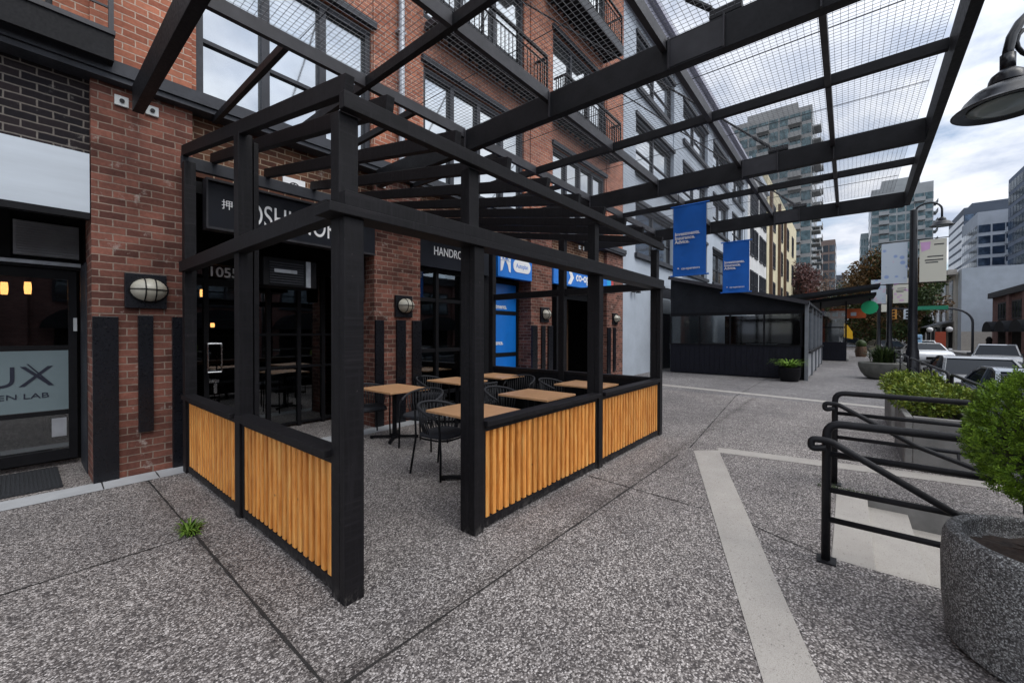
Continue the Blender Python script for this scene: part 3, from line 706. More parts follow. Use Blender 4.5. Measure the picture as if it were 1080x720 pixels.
# mid rails
MB().box(X1-.10, X4+.02, Y1-.03, Y1+.155, ZM, ZM+.055).obj('mid_rail', T, pg, bevel=.004)
MB().box(X1-.005, X4, Y1-.02, Y1+.055, ZM+.056, ZM+.145).obj('mid_rail', T, pg, bevel=.004)
for x in (X1-.03, X4-.075): MB().box(x, x+.10, Y1+.157, Y3-.005, ZM+.0, ZM+.12).obj('mid_rail', T, pg, bevel=.004)
# top front beam, wall ledger
MB().box(X1, X4+.05, Y1, Y1+.06, ZT-.10, ZT).obj('top_beam', T, pg, bevel=.004)
MB().box(X1, X4, Y3-.02, Y3+.05, ZP-.19, ZP-.05).obj('ledger', M['slate'], pg, bevel=.004)
# rafters (sloping up to the wall)
for i, x in enumerate([X1+.005, 1.50, 2.09, 2.69, 3.29, 3.89, 4.49, 5.09, 5.69, X4-.06]):
    a = Vector((x+.03, Y1+.003, ZT+.040)); c = Vector((x+.03, Y3+.04, ZP+.015))
    MB().bar(a, c, .058, .115).obj('rafter', T, pg, bevel=.004)
# slatted low walls: frame + slats
def lowwall(p, q, tdir):
    """panel from p to q (ground points); tdir = outward normal"""
    p = Vector((*p, 0)); q = Vector((*q, 0)); d = (q-p); L = d.length; d.normalize(); n = Vector((*tdir, 0))
    f = MB()
    up = Vector((0,0,1))
    f.bar(p+up*.055+n*-.0, q+up*.055, .05, .07); 
    f.bar(p+up*(ZC-.07), q+up*(ZC-.07), .055, .05)
    for e in (p+d*.02, q-d*.02): f.bar(e+up*.0905, e+up*(ZC-.0955), .04, .05, up=n)
    o = f.obj('panel_frame', T, pg, bevel=.003)
    s = MB(); pitch = .085; k = round((L-.06)/pitch); pitch = (L-.06)/k
    for i in range(k):
        c = p+d*(.03+pitch*(i+.5)); r = pitch*.275; z0 = .092; z1 = ZC-.097
        dz = random.uniform(-.004, .004)
        e = .004; prof = [c-d*r-n*.020, c-d*r+n*(.022-e), c-d*(r-e*.4)+n*(.022-e*.4), c-d*(r-e)+n*.022, c+d*(r-e)+n*.022, c+d*(r-e*.4)+n*(.022-e*.4), c+d*r+n*(.022-e), c+d*r-n*.018]
        s.prism([v+up*(z0+dz) for v in prof], up*(z1-z0))
    bk = MB(); bk.bar(p+d*.03-n*.019+up*(ZC/2), q-d*.03-n*.019+up*(ZC/2), .008, ZC-.19, up=up); bk.obj('backing', M['slat_back'], o)
    ib = MB(); ib.bar(p+d*.03-n*.0285+up*(ZC/2), q-d*.03-n*.0285+up*(ZC/2), .008, ZC-.12, up=up); ib.obj('inner_board', M['black'], o)
    s.obj('slats', M['slat'], o, smooth='auto')
    cp = MB(); cp.bar(p+up*(ZC-.023)+n*.02, q+up*(ZC-.023)+n*.02, .13, .045); cp.obj('cap_rail', T, pg, bevel=.004)
yc = Y1+.045; xc = X1+.045
lowwall((X2+.11, yc), (X3, yc), (0,-1)); lowwall((X3+.10, yc), (X4-.11, yc), (0,-1))
lowwall((xc, Y3-.12), (xc, Y2+.06), (-1,0)); lowwall((xc, Y2-.06), (xc, Y1+.163), (-1,0))
lowwall((X4-.05, Y1+.163), (X4-.05, Y2-.06), (1,0)); lowwall((X4-.05, Y2+.06), (X4-.05, Y3-.12), (1,0))

# ================================================================== STEEL CANOPY
cn = thing('steel_canopy', 'large black steel canopy with wire mesh, hung from the brick wall by rods', 'canopy', (5.8, 2.6, 4.2))
YO, YW = -.66, YF-.12
def yo(x): return -.60-.22*(x-.9)/9.97+.004
def beam(x, y0, y1, z0, z1, w=.12, name='main_beam'):
    b = MB(); t = .018
    b.box(x, x+w, y0, y1, z0, z0+t); b.box(x, x+w, y0, y1, z1-t, z1); b.box(x+w*.3, x+w*.7, y0, y1, z0+t+.0005, z1-t-.0005)
    if z1-z0 > .2:
        for k in range(7):
            yy = y0+.3+(y1-y0-.6)*k/6; b.box(x+.01, x+w*.3-.0005, yy, yy+.012, z0+t+.0005, z1-t-.0005)
    return b.obj(name, M['steel'], cn)
def solidbeam(x, y0, y1, z0, z1, w, name): return MB().box(x, x+w, y0, y1, z0, z1).obj(name, M['steel'], cn, bevel=.004)
MAIN = [.82, 3.82, 7.22, 10.75]; MINOR = [2.36, 5.42, 8.75]
for x in MAIN: solidbeam(x, yo(x) if x > 1 else 1.0, YW, 4.03, 4.31, .095, 'main_beam')
for x in MINOR: solidbeam(x, yo(x) if x > 3 else .4, YW-.3, 4.215, 4.32, .06, 'minor_beam')
for x in MAIN[1:]:
    for y in (3.95, 2.6, .17): MB().box(x-.03, x-.001, y-.006, y+.006, 4.03, 4.31).obj('stiffener', M['purlin'], cn)
    stf = MB(); stf.box(x-.03, x-.001, 1.28, 1.292, 4.03, 4.31); stf.box(x-.03, x-.001, .82, .832, 4.03, 4.31); stf.box(x-.004, x-.0005, .82, 1.28, 4.05, 4.29)
    stf.obj('splice_plate', M['purlin'], cn)
PUR = [3.98, 2.63, 1.33, .18]
xs = sorted([(x, .095) for x in MAIN]+[(x, .06) for x in MINOR])
for j, y in enumerate(PUR):
    lo = .93 if y > 2.5 else .93
    b = MB()
    pts = [(x, w_) for x, w_ in xs]
    for (xa, wa), (xb, wb) in zip(pts, pts[1:]):
        b.box(xa+wa+.002, xb-.002, y-.026, y+.026, 4.21, 4.33)
    b.obj('purlin', M['purlin'], cn)
MB().prism([(.9,-.68,4.06),(10.87,-.90,4.06),(10.87,-.82,4.06),(.9,-.60,4.06)], (0,0,.28)).obj('edge_beam', M['steel'], cn, bevel=.004)
for x in (1.60, 3.05, 4.6, 6.3, 8.0, 9.8):
    MB().bar((x, 4.02, 4.27), (x, YW+.1, 4.27), .05, .08).obj('strut', M['steel'], cn)
# wall shoes for the main beams
for x in MAIN:
    for xa in (x-.13, x+.125):
        wb_ = MB().box(xa, xa+.115, YF-.03, YF-.003, 4.09, 4.20).obj('wall_bracket', M['shade_in'], cn, bevel=.004)
        MB().tube([(xa+.06, YF-.03, 4.145), (xa+.06, YF-.045, 4.145)], .022, 8).obj('bolt', M['steel'], wb_)
# rods up to the wall
for x in MAIN[1:]:
    rd = MB()
    a = Vector((x+.05, .84, 4.34)); dd = Vector((0,.30,.29)).normalized()
    L_ = (YF+.0-a.y)/dd.y
    rd.tube([a, a+dd*L_], .016, 8); rd.box(x+.02, x+.08, .70, .95, 4.33, 4.40)
    rd.tube([a+dd*.15, a+dd*.42], .026, 8)
    rd.obj('tension_rod', M['steel'], cn)
# welded wire mesh on top
wm = MB(); zz = 4.345; hw = .0014
x = 2.45
y0m, y1m = YO, 3.98
def wire(x0, x1, y0, y1, z):
    wm.box(x0, x1, y0, y1, z-.0014, z+.0014)
n = int((10.8-.9)/.052)
for i in range(n+1):
    x = .9+.052*i; wire(x-hw, x+hw, y0m, y1m, zz)
n = int((y1m-y0m)/.052)
for i in range(n+1):
    y = y0m+.052*i; wire(.9, 10.8, y-hw, y+hw, zz+.003)
wm.obj('wire_mesh', M['mesh'], cn, recalc=False)
sm = MB()
for x in (1.7, 3.1, 4.65, 6.3, 8.0, 9.75): sm.tube([(x, YO, 4.355), (x, 3.98, 4.355)], .0035, 6)
sm.obj('seam_rod', M['black'], cn)
# ---- blue banners under the canopy
def banner(x, ya, yb, z0, z1, label):
    t = thing('hanging_banner', label, 'banner', (x, (ya+yb)/2, z1), 'blue banners under the canopy')
    g = MB(); n = 14; m_ = 8
    for th in (0, .006):
        for j in range(m_+1):
            for i in range(n+1):
                u = i/n; v = j/m_
                g.v.append((x+th+.004*math.sin(u*9+v*1.5)+.005*math.sin(v*3+u), ya+(yb-ya)*u, z1+(z0-z1)*v-.0*u))
    N = (n+1)*(m_+1)
    for j in range(m_):
        for i in range(n):
            a = j*(n+1)+i; g.f.append((a, a+1, a+n+2, a+n+1)); g.f.append((N+a, N+a+n+1, N+a+n+2, N+a+1))
    g.obj('cloth', M['banner_blue'], t, smooth=True)
    for z in (z1, z0): MB().tube([(x+.005, ya-.05, z), (x+.005, yb+.05, z)], .014, 8).obj('rod', M['banner_blue'], t)
    h = MB()
    for y in (ya+.1, yb-.1): h.tube([(x, y, z1), (x, y, 4.36)], .005, 6)
    h.obj('hanger', M['black'], t)
    W = yb-ya; H_ = z1-z0
    text('Investments.\nInsurance.\nAdvice.', W*.155, (x-.013, yb-W*.06, z0+H_*.575), M['white'], t, face='-X', depth=.002, heavy=.0035, line=.82, sx=.98)
    text('co-operators', W*.105, (x-.013, yb-W*.27, z0+H_*.085), M['white'], t, face='-X', depth=.002, heavy=.0015)
    l = MB(); yy = yb-W*.17; zc_ = z0+H_*.105; r_ = W*.04
    l.prism([(x-.013, yy+r_, zc_), (x-.013, yy+r_*.3, zc_+r_*.3), (x-.013, yy, zc_+r_), (x-.013, yy-r_*.3, zc_+r_*.3), (x-.013, yy-r_, zc_), (x-.013, yy-r_*.3, zc_-r_*.3), (x-.013, yy, zc_-r_), (x-.013, yy+r_*.3, zc_-r_*.3)], (-.002,0,0)); l.obj('logo', M['white'], t)
banner(8.05, 2.02, 2.61, 2.70, 4.02, 'larger nearer blue cloth banner hanging from the canopy, with white Investments Insurance Advice')
banner(10.85, 1.78, 2.34, 2.58, 3.78, 'smaller farther blue cloth banner hanging from the end of the canopy')

# ================================================================== TABLES AND CHAIRS
def make_table():
    t = thing('patio_table', 'x', 'table', (0,0,0), 'oak topped tables under the pergola')
    MB().box(-.35,.35,-.41,.41,.738,.765).obj('tabletop', M['laminate'], t, bevel=.004)
    MB().box(-.22,.22,-.22,.22,.722,.737).obj('top_plate', M['black'], t)
    MB().tube([(0,0,.05),(0,0,.722)], .034, 12).obj('column', M['black'], t, smooth='auto')
    f = MB()
    for a in (R(45), R(135)):
        f.bar((-.36*math.cos(a), -.36*math.sin(a), .03), (.36*math.cos(a), .36*math.sin(a), .03), .05, .03 if a < 1 else .0295)
    f.lathe([(0,.0),(.06,.0),(.06,.06),(0,.06)], (0,0,.01), 12)
    for a in (45,135,225,315): f.lathe([(0,0),(.022,0),(.022,.015),(0,.015)], (.34*math.cos(R(a)), .34*math.sin(R(a)), 0), 8)
    f.obj('foot', M['black'], t, bevel=.003)
    return t
def make_chair():
    """open rope-back armchair; its back is towards +Y"""
    t = thing('patio_chair', 'x', 'chair', (0,0,0), 'black rope back chairs under the pergola')
    s = MB(); n = 24; prof = []
    base = 0
    for z, k in ((.435,.94),(.44,1.0),(.465,1.0),(.478,.93)):
        for i in range(n):
            a = 2*math.pi*i/n; c, sn = math.cos(a), math.sin(a); q = .55
            s.v.append((.235*k*math.copysign(abs(c)**q, c), -.02+.225*k*math.copysign(abs(sn)**q, sn), z))
    for j in range(3):
        for i in range(n): s.f.append((j*n+i, j*n+(i+1) % n, (j+1)*n+(i+1) % n, (j+1)*n+i))
    s.f.append(tuple(range(3*n, 4*n))); s.f.append(tuple(range(n))[::-1])
    s.obj('seat', M['fabric'], t, smooth='auto')
    fr_ = MB(); fr_.tube([(.24*math.copysign(abs(math.cos(a))**.6, math.cos(a)), -.02+.225*math.copysign(abs(math.sin(a))**.6, math.sin(a)), .425) for a in [2*math.pi*i/28 for i in range(28)]], .011, 8, closed=True)
    fr_.obj('seat_frame', M['black'], t, smooth=True)
    for sx in (-1, 1):
        MB().tube([(sx*.262,-.205,0),(sx*.255,-.20,.30),(sx*.265,-.19,.60),(sx*.27,-.15,.655)], .0125, 8).obj('leg', M['black'], t, smooth=True)
        MB().tube([(sx*.235,.275,0),(sx*.205,.215,.42),(sx*.20,.235,.72)], .0125, 8).obj('leg', M['black'], t, smooth=True)
    def loop(k):   # k in -1..1 along the arm / back loop
        a = k*R(112); x = .275*math.sin(a)*(1 if abs(a) < R(90) else 1.0); y = -.03+.315*math.cos(a)
        z = .785-.13*(abs(k)**2.2)
        return Vector((x, y, z))
    pts = [loop(-1+2*i/30) for i in range(31)]
    MB().tube(pts, .016, 10).obj('arm_loop', M['cord'], t, smooth=True)
    c = MB()
    for i in range(19):
        k = -.74+1.48*i/18; p_ = loop(k); a = k*R(112)
        q_ = Vector((.215*math.sin(a), -.03+.235*math.cos(a), .445))
        m_ = (p_+q_)/2 + Vector((math.sin(a), math.cos(a), 0))*.018
        c.tube([p_, m_, q_], .008, 5)
    c.obj('back_cords', M['cord'], t, smooth=True)
    return t
T0, C0 = make_table(), make_chair()
tables = [(3.66,5.33,'oak topped patio table nearest the restaurant doors, against the left brick pier'),
          (4.98,5.36,'oak topped patio table below the handroll sign'),
          (6.04,5.34,'oak topped patio table below the blue vinyl window at the far end'),
          (3.20,3.16,'oak topped patio table right behind the entrance post of the pergola'),
          (4.58,3.32,'oak topped patio table in the middle of the slatted street wall'),
          (6.0,3.34,'oak topped patio table in the far street corner of the pergola')]
chairs = [(3.46,5.72,R(-12),'black rope back chair at the far side of the table nearest the restaurant doors'),
          (3.66,4.64,R(-72),'black rope back chair in the open aisle, turned to the table nearest the restaurant doors'),
          (3.13,3.62,R(8),'black rope back chair just inside the pergola entrance, behind the entrance post table'),
          (4.86,5.92,R(4),'black rope back chair against the handroll shop window'),
          (4.98,4.78,R(176),'black rope back chair on the street side of the table below the handroll sign'),
          (4.56,3.92,R(-4),'black rope back chair behind the table at the middle of the slatted wall'),
          (6.0,4.74,R(-78),'black rope back chair, arm showing, before the table below the blue window'),
          (6.0,3.96,R(5),'black rope back chair at the inner side of the table in the far street corner')]
for i, (x, y, l) in enumerate(tables):
    o = T0 if i == 0 else dup(T0); o.location = (x, y, .002); o['label'] = l
for i, (x, y, a, l) in enumerate(chairs):
    o = C0 if i == 0 else dup(C0); o.location = (x, y, .002); o.rotation_euler = (0,0,a); o['label'] = l

# ================================================================== RAILINGS, PLANTERS, PLANTS
def stair_rail(x, y0, label):
    t = thing('stair_railing', label, 'railing', (x, y0, 0), 'black tube railings beside the steps')
    y1 = -1.36
    MB().tube(bend([(x,y0,0),(x,y0,.98),(x,y1,.98),(x,y1,ZS)], .09), .027, 14).obj('frame', M['steel'], t, smooth=True)
    for z in (.765, .51, .30): MB().tube([(x,y0,z),(x,y1,z)], .0195, 12).obj('bar', M['steel'], t, smooth=True)
    s_ = .068
    MB().tube(bend([(x-s_,y0+.0,.82),(x-s_,y0+.085,.80),(x-s_,y0+.085,.87),(x-s_,y0-.02,.87),(x-s_,y0-.62,.53),(x-s_,y1-.2,.16)], .03), .0225, 12).obj('handrail', M['steel'], t, smooth=True)
    for y in (y0-.16, y0-.9): MB().tube([(x,y,.765 if y > -.5 else .51),(x-s_,y,.79 if y > -.5 else .42)], .01, 6).obj('bracket', M['steel'], t)
    MB().box(x-.06, x+.06, y0-.06, y0+.05, .001, .012).obj('foot_plate', M['steel'], t)
stair_rail(3.655, .11, 'black tube railing on the near side of the steps, in front of the round planter')
stair_rail(5.56, .10, 'black tube railing on the far side of the steps')
def edge_rail(x0, x1, label, y=-1.25):
    t = thing('edge_railing', label, 'railing', (x0, y, 0), 'black railings along the raised pavement edge')
    MB().tube(bend([(x0,y,0),(x0,y,.98),(x1,y,.98),(x1,y,0)], .08), .022, 10).obj('frame', M['steel'], t, smooth=True)
    for z in (.2,.46,.72): MB().tube([(x0,y,z),(x1,y,z)], .012, 8).obj('bar', M['steel'], t, smooth=True)
    n = int((x1-x0)/1.5)
    for i in range(1, n): MB().tube([(x0+(x1-x0)*i/n, y, 0), (x0+(x1-x0)*i/n, y, .98)], .02, 8).obj('post', M['steel'], t, smooth=True)
edge_rail(5.75, 9.2, 'black edge railing behind the nearer concrete box planter'); edge_rail(9.5, 14.6, 'black edge railing between the box planters and the bowl planter'); edge_rail(15.2, 19.2, 'black edge railing behind the stone bowl planter'); edge_rail(21, 30, 'farthest black edge railing beyond the lamp post')
def leafcloud(mat, name, parent, pts_fn, n, size, aspect=2.2, up=.3):
    b = MB()
    for i in range(n):
        c, nrm = pts_fn()
        d = (Vector(nrm)+Vector((random.gauss(0,.6), random.gauss(0,.6), random.gauss(0,.6)+up))).normalized()
        a = d.cross(Vector((random.gauss(0,1), random.gauss(0,1), random.gauss(0,1)))).normalized()
        L = size*random.uniform(.6, 1.5); W = L/aspect
        c = Vector(c)
        b.poly(c-d*L*.5, c-d*.05*L+a*W*.5, c+d*L*.5, c-d*.05*L-a*W*.5)
    return b.obj(name, mat, parent, recalc=False)
# big round planter with the cedar ball
PC = (3.18, -.83)
rp = MB(); rp.lathe([(.0,.0),(.375,.0),(.412,.03),(.428,.22),(.432,.42),(.425,.545),(.41,.58),(.385,.59),(.355,.58),(.34,.51),(.0,.49)], (*PC, 0), 40)
t = thing('round_planter', 'large round exposed aggregate planter at the right edge in front of the near stair railing', 'planter', (*PC,0))
rp.obj('bowl', M['pebble_dark'], t, smooth='auto')
sl = MB(); n = 26
for j, rr in enumerate((.338,.2,.0001)):
    for i in range(n): sl.v.append((PC[0]+rr*math.cos(2*math.pi*i/n), PC[1]+rr*math.sin(2*math.pi*i/n), .505+.02*j+random.uniform(-.01,.012)))
for j in range(2):
    for i in range(n): sl.f.append((j*n+i, j*n+(i+1) % n, (j+1)*n+(i+1) % n, (j+1)*n+i))
sl.obj('soil', M['soil'], t, smooth=True)
ball = thing('cedar_bush', 'bright green clipped ball shaped cedar growing in the round planter', 'bush', (*PC,.5))
st_ = MB(); st_.tube([(*PC,.5),(PC[0],PC[1],.9),(PC[0]+.02,PC[1],1.2)], [.03,.025,.01], 8)
for i in range(60):
    a = random.uniform(0,6.28); e_ = random.uniform(-.5,1.2); d = Vector((math.cos(a)*math.cos(e_), math.sin(a)*math.cos(e_), math.sin(e_)))
    st_.tube([(PC[0],PC[1],.85+random.uniform(0,.2)), Vector((*PC,1.1))+d*.28], [.008,.003], 5)
st_.obj('stem', M['bark'], ball)
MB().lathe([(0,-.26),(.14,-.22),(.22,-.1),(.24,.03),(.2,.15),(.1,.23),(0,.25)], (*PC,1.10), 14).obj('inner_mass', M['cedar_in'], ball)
b = MB()
for i in range(6000):       # flat sprays of scale leaves
    a = random.uniform(0, 2*math.pi); sn = random.uniform(-1, 1); cs = math.sqrt(1-sn*sn)
    d = Vector((cs*math.cos(a), cs*math.sin(a), sn))
    rr = .312*(1+.05*math.sin(7*a+5*sn)+.05*math.sin(13*a-9*sn)+random.gauss(0,.028)); c = Vector((*PC,1.10))+Vector((d.x*rr*1.06, d.y*rr*1.06, d.z*rr*1.06))
    ax = (d*.75+Vector((random.gauss(0,.3), random.gauss(0,.3), .45+random.gauss(0,.3)))).normalized()
    side = ax.cross(Vector((random.gauss(0,1), random.gauss(0,1), random.gauss(0,.5)))).normalized()
    L = random.uniform(.028,.052)
    for k in range(9):
        s0 = k/8; sgn = -1 if k % 2 else 1
        o_ = c+ax*(L*(s0-.5)); ld = (ax*.8+side*sgn*.7+Vector((random.gauss(0,.2), random.gauss(0,.2), random.gauss(0,.2)))).normalized(); l = L*(.5-.25*s0)
        wv = ld.cross(side.cross(ax)).normalized()*.0036
        b.poly(o_, o_+ld*l*.5+wv, o_+ld*l, o_+ld*l*.5-wv)
b.obj('foliage', M['cedar'], ball, recalc=False)
# concrete box planters with yellow green shrubs
def box_planter(x, y, w, d, h, label, lab2, seed):
    t = thing('box_planter', label, 'planter', (x,y,0), 'concrete box planters along the pavement edge')
    b = MB(); b.box(x-w/2, x+w/2, y-d/2, y-d/2+.07, 0, h); b.box(x-w/2, x+w/2, y+d/2-.07, y+d/2, 0, h); b.box(x-w/2, x-w/2+.07, y-d/2+.0701, y+d/2-.0701, 0, h); b.box(x+w/2-.07, x+w/2, y-d/2+.0701, y+d/2-.0701, 0, h)
    b.obj('box', M['concrete'], t, bevel=.012); MB().box(x-w/2+.08, x+w/2-.08, y-d/2+.08, y+d/2-.08, .02, h-.08).obj('soil', M['soil'], t)
    s = thing('shrub', lab2, 'shrub', (x,y,h-.08), 'yellow green shrubs in the concrete planters')
    rnd = random.Random(seed)
    lobes = [(x+rnd.uniform(-.42,.42)*w, y+rnd.uniform(-.4,.4)*d, h+rnd.uniform(.06,.2), rnd.uniform(.14,.24)) for _ in range(13)]
    def pf():
        l = random.choice(lobes); v = Vector((random.gauss(0,1), random.gauss(0,1), random.gauss(.2,1))).normalized()*random.uniform(.6,1.08)
        return (l[0]+v.x*l[3], l[1]+v.y*l[3], l[2]+v.z*l[3]*.85), v
    leafcloud(M['shrub'], 'foliage', s, pf, 6500, .042, 2.0)
    c = MB()
    for l in lobes: c.tube([(x+(l[0]-x)*.4, y+(l[1]-y)*.4, h-.1), l[:3]], [.01,.004], 5)
    c.obj('stem', M['bark'], s)
box_planter(7.5, -.85, 1.35, .62, .62, 'nearer concrete box planter with a yellow green shrub', 'yellow green shrub in the nearer concrete box planter', 3)
box_planter(9.6, -.85, 1.35, .62, .62, 'farther concrete box planter partly behind the first', 'yellow green shrub in the farther concrete box planter', 5)
# bowl planter
M['bowl'] = surf('weathered olive grey concrete', (.13,.13,.115), .9, .3, 4, bmp=.2)
t = thing('bowl_planter', 'wide grey stone bowl planter on the pavement edge near the lamp post', 'planter', (19.4,-.95,0))
MB().lathe([(0,0),(.36,0),(.48,.08),(.60,.26),(.655,.44),(.66,.56),(.63,.60),(.58,.56),(0,.52)], (19.4,-.95,0), 32).obj('bowl', M['bowl'], t, smooth='auto')
MB().lathe([(.1,.0),(.58,.0),(.4,.05),(0,.06)], (19.4,-.95,.53), 20).obj('soil', M['soil'], t)
s = thing('bowl_shrub', 'dark green spiky shrub in the stone bowl planter', 'shrub', (19.4,-.95,.55))
b = MB()
for i in range(420):
    a = random.uniform(0,6.28); tilt = random.uniform(.05,1.0); L = random.uniform(.35,.75); o_ = Vector((19.4+random.gauss(0,.12), -.95+random.gauss(0,.12), .58))
    d = Vector((math.sin(tilt)*math.cos(a), math.sin(tilt)*math.sin(a), math.cos(tilt))); sd = d.cross(Vector((0,0,1))).normalized()*.022
    b.poly(o_-sd*.5, o_+d*L*.6-sd, o_+d*L-Vector((0,0,.08)), o_+d*L*.6+sd, o_+sd*.5)
b.obj('foliage', M['tree_green'], s, recalc=False)
# potted fern by the restaurant patio
t = thing('fern_pot', 'round black pot at the corner of the dark patio enclosure', 'pot', (16.45,1.5,0))
MB().lathe([(0,0),(.25,0),(.31,.2),(.33,.44),(.30,.46),(.28,.40),(0,.38)], (16.45,1.5,0), 20).obj('pot', M['black'], t, smooth='auto'); MB().lathe([(.05,0),(.27,0),(.1,.02),(0,.02)], (16.45,1.5,.39), 16).obj('soil', M['soil'], t)
s = thing('fern', 'bright green arching fern in the black pot by the patio enclosure', 'plant', (16.45,1.5,.4))
b = MB()
for i in range(90):
    a = random.uniform(0,6.28); L = random.uniform(.4,.72); up = random.uniform(.5,1.3); pr = None
    for k in range(8):
        tt = k/7; q_ = Vector((16.45+math.cos(a)*L*tt*.95, 1.5+math.sin(a)*L*tt*.95, .42+up*L*tt*(1-.55*tt*tt)*.75))
        if pr is not None:
            d = (q_-pr).normalized(); sd = d.cross(Vector((0,0,1))).normalized()*(.05*(1-tt)+.012)
            b.poly(pr, (pr+q_)/2+sd, q_, (pr+q_)/2-sd)
        pr = q_
b.obj('foliage', M['fern'], s, recalc=False)
# weed in the paving joint
wd = MB()
for i in range(190):
    a = random.uniform(0,6.28); L = random.uniform(.04,.145); tilt = random.uniform(.5,1.5); o_ = Vector((.885+random.gauss(0,.02), 4.10+random.gauss(0,.05), .003))
    d = Vector((math.sin(tilt)*math.cos(a), math.sin(tilt)*math.sin(a), math.cos(tilt))); sd = d.cross(Vector((0,0,1))).normalized()*random.uniform(.004,.008)
    wd.poly(o_-sd*.6, o_+d*L*.55-sd+Vector((0,0,.01)), o_+d*L-Vector((0,0,.015)), o_+d*L*.55+sd+Vector((0,0,.01)), o_+sd*.6)
tag(wd.obj('weed', M['grass'], recalc=False), 'small tuft of green weed growing from the paving joint outside the slatted wall', 'weed')
# moss tuft at the steps
wd = MB()
for i in range(120):
    a = random.uniform(0,6.28); L = random.uniform(.03,.07); tilt = random.uniform(.3,1.4); o_ = Vector((5.40+random.gauss(0,.02), .03+random.gauss(0,.10), .002))
    d = Vector((math.sin(tilt)*math.cos(a), math.sin(tilt)*math.sin(a), math.cos(tilt))); sd = d.cross(Vector((0,0,1))).normalized()*.004
    wd.poly(o_-sd, o_+d*L, o_+sd)
tag(wd.obj('weed', M['tree_green'], recalc=False), 'low dark weeds in the corner of the steps by the far stair railing', 'weed')

# ================================================================== LAMPS
def bell(t, c, r, mat=M['gloss_black']):
    MB().lathe([(.12*r,.98*r),(.16*r,.96*r),(.30*r,.84*r),(.34*r,.74*r),(.36*r,.60*r),(.33*r,.58*r),(.36*r,.56*r),(.62*r,.46*r),(.80*r,.26*r),(.88*r,.10*r),(1.0*r,.03*r),(1.03*r,0),(1.0*r,-.02*r),(.86*r,.0),(.72*r,.06*r),(0,.10*r)], c, 40).obj('shade', mat, t, smooth='auto')
    MB().lathe([(0,.055*r),(.70*r,.05*r),(.72*r,.02*r),(.5*r,-.03*r),(0,-.06*r)], c, 32).obj('lens', M['lens'], t, smooth=True)
nl = thing('street_lamp', 'black bell shaped street lamp hanging into the upper right corner, close to the camera', 'street lamp', (5.75,-1.9,0), 'black bell shaped street lamps')
LC = (5.14,-.99,3.465)
bell(nl, LC, .31)
MB().tube([(LC[0],LC[1],LC[2]+.29),(LC[0],LC[1],LC[2]+.42)], .045, 12).obj('neck', M['gloss_black'], nl, smooth=True)
arc = []
dx, dy = .6, -.85
for i in range(13):
    a = math.pi*(1-i/12)*.98; arc.append((LC[0]+dx*(.5+.5*math.cos(a)), LC[1]+dy*(.5+.5*math.cos(a)), LC[2]+.42+.46*math.sin(a)))
MB().tube([(LC[0],LC[1],LC[2]+.38)]+arc+[(LC[0]+dx, LC[1]+dy, LC[2]+.2)], [.036]+[.033]*13+[.033], 12).obj('arm', M['gloss_black'], nl, smooth=True)
sc_ = [(LC[0]+dx*(.06+.16*(1+math.cos(a))), LC[1]+dy*(.06+.16*(1+math.cos(a))), LC[2]+.52+.13*math.sin(a)) for a in [math.pi*2*k/16 for k in range(15)]]
MB().tube(sc_, .016, 8).obj('scroll', M['gloss_black'], nl, smooth=True)
MB().tube([(LC[0]+dx,LC[1]+dy,ZS),(LC[0]+dx,LC[1]+dy,4.3)], [.07,.05], 14).obj('pole', M['gloss_black'], nl, smooth=True)
PINK = surf('pink print', (.62,.36,.58), .7, .1, 4)
def art_banner(t, x, y0, y1, z0, z1, kind):
    MB().box(x-.004, x+.004, min(y0,y1), max(y0,y1), z0, z1).obj('banner', BAN[kind], t)
def ban_mat(name, base, spots):
    m, nt, b = newmat(name); v = coords(nt)
    vo = nt.nodes.new('ShaderNodeTexVoronoi'); vo.inputs['Scale'].default_value = 5; nt.links.new(v, vo.inputs['Vector'])
    sp = nt.nodes.new('ShaderNodeSeparateColor'); nt.links.new(vo.outputs['Color'], sp.inputs[0])
    c = mixc(nt, ramp(nt, vo.outputs['Distance'], [(.28, (.75,.75,.75)), (.42, (0,0,0))]), base, ramp(nt, sp.outputs[0], spots, 'CONSTANT'))
    nt.links.new(c, b.inputs['Base Color']); b.inputs['Roughness'].default_value = .7; return m
BAN = {'a': ban_mat('pale blue patterned banner', (.50,.56,.62), [(0,(.18,.28,.55)),(.4,(.5,.56,.62)),(.75,(.6,.42,.5))]), 'b': ban_mat('cream banner', (.62,.60,.50), [(0,(.62,.60,.50)),(.82,(.6,.35,.55))])}
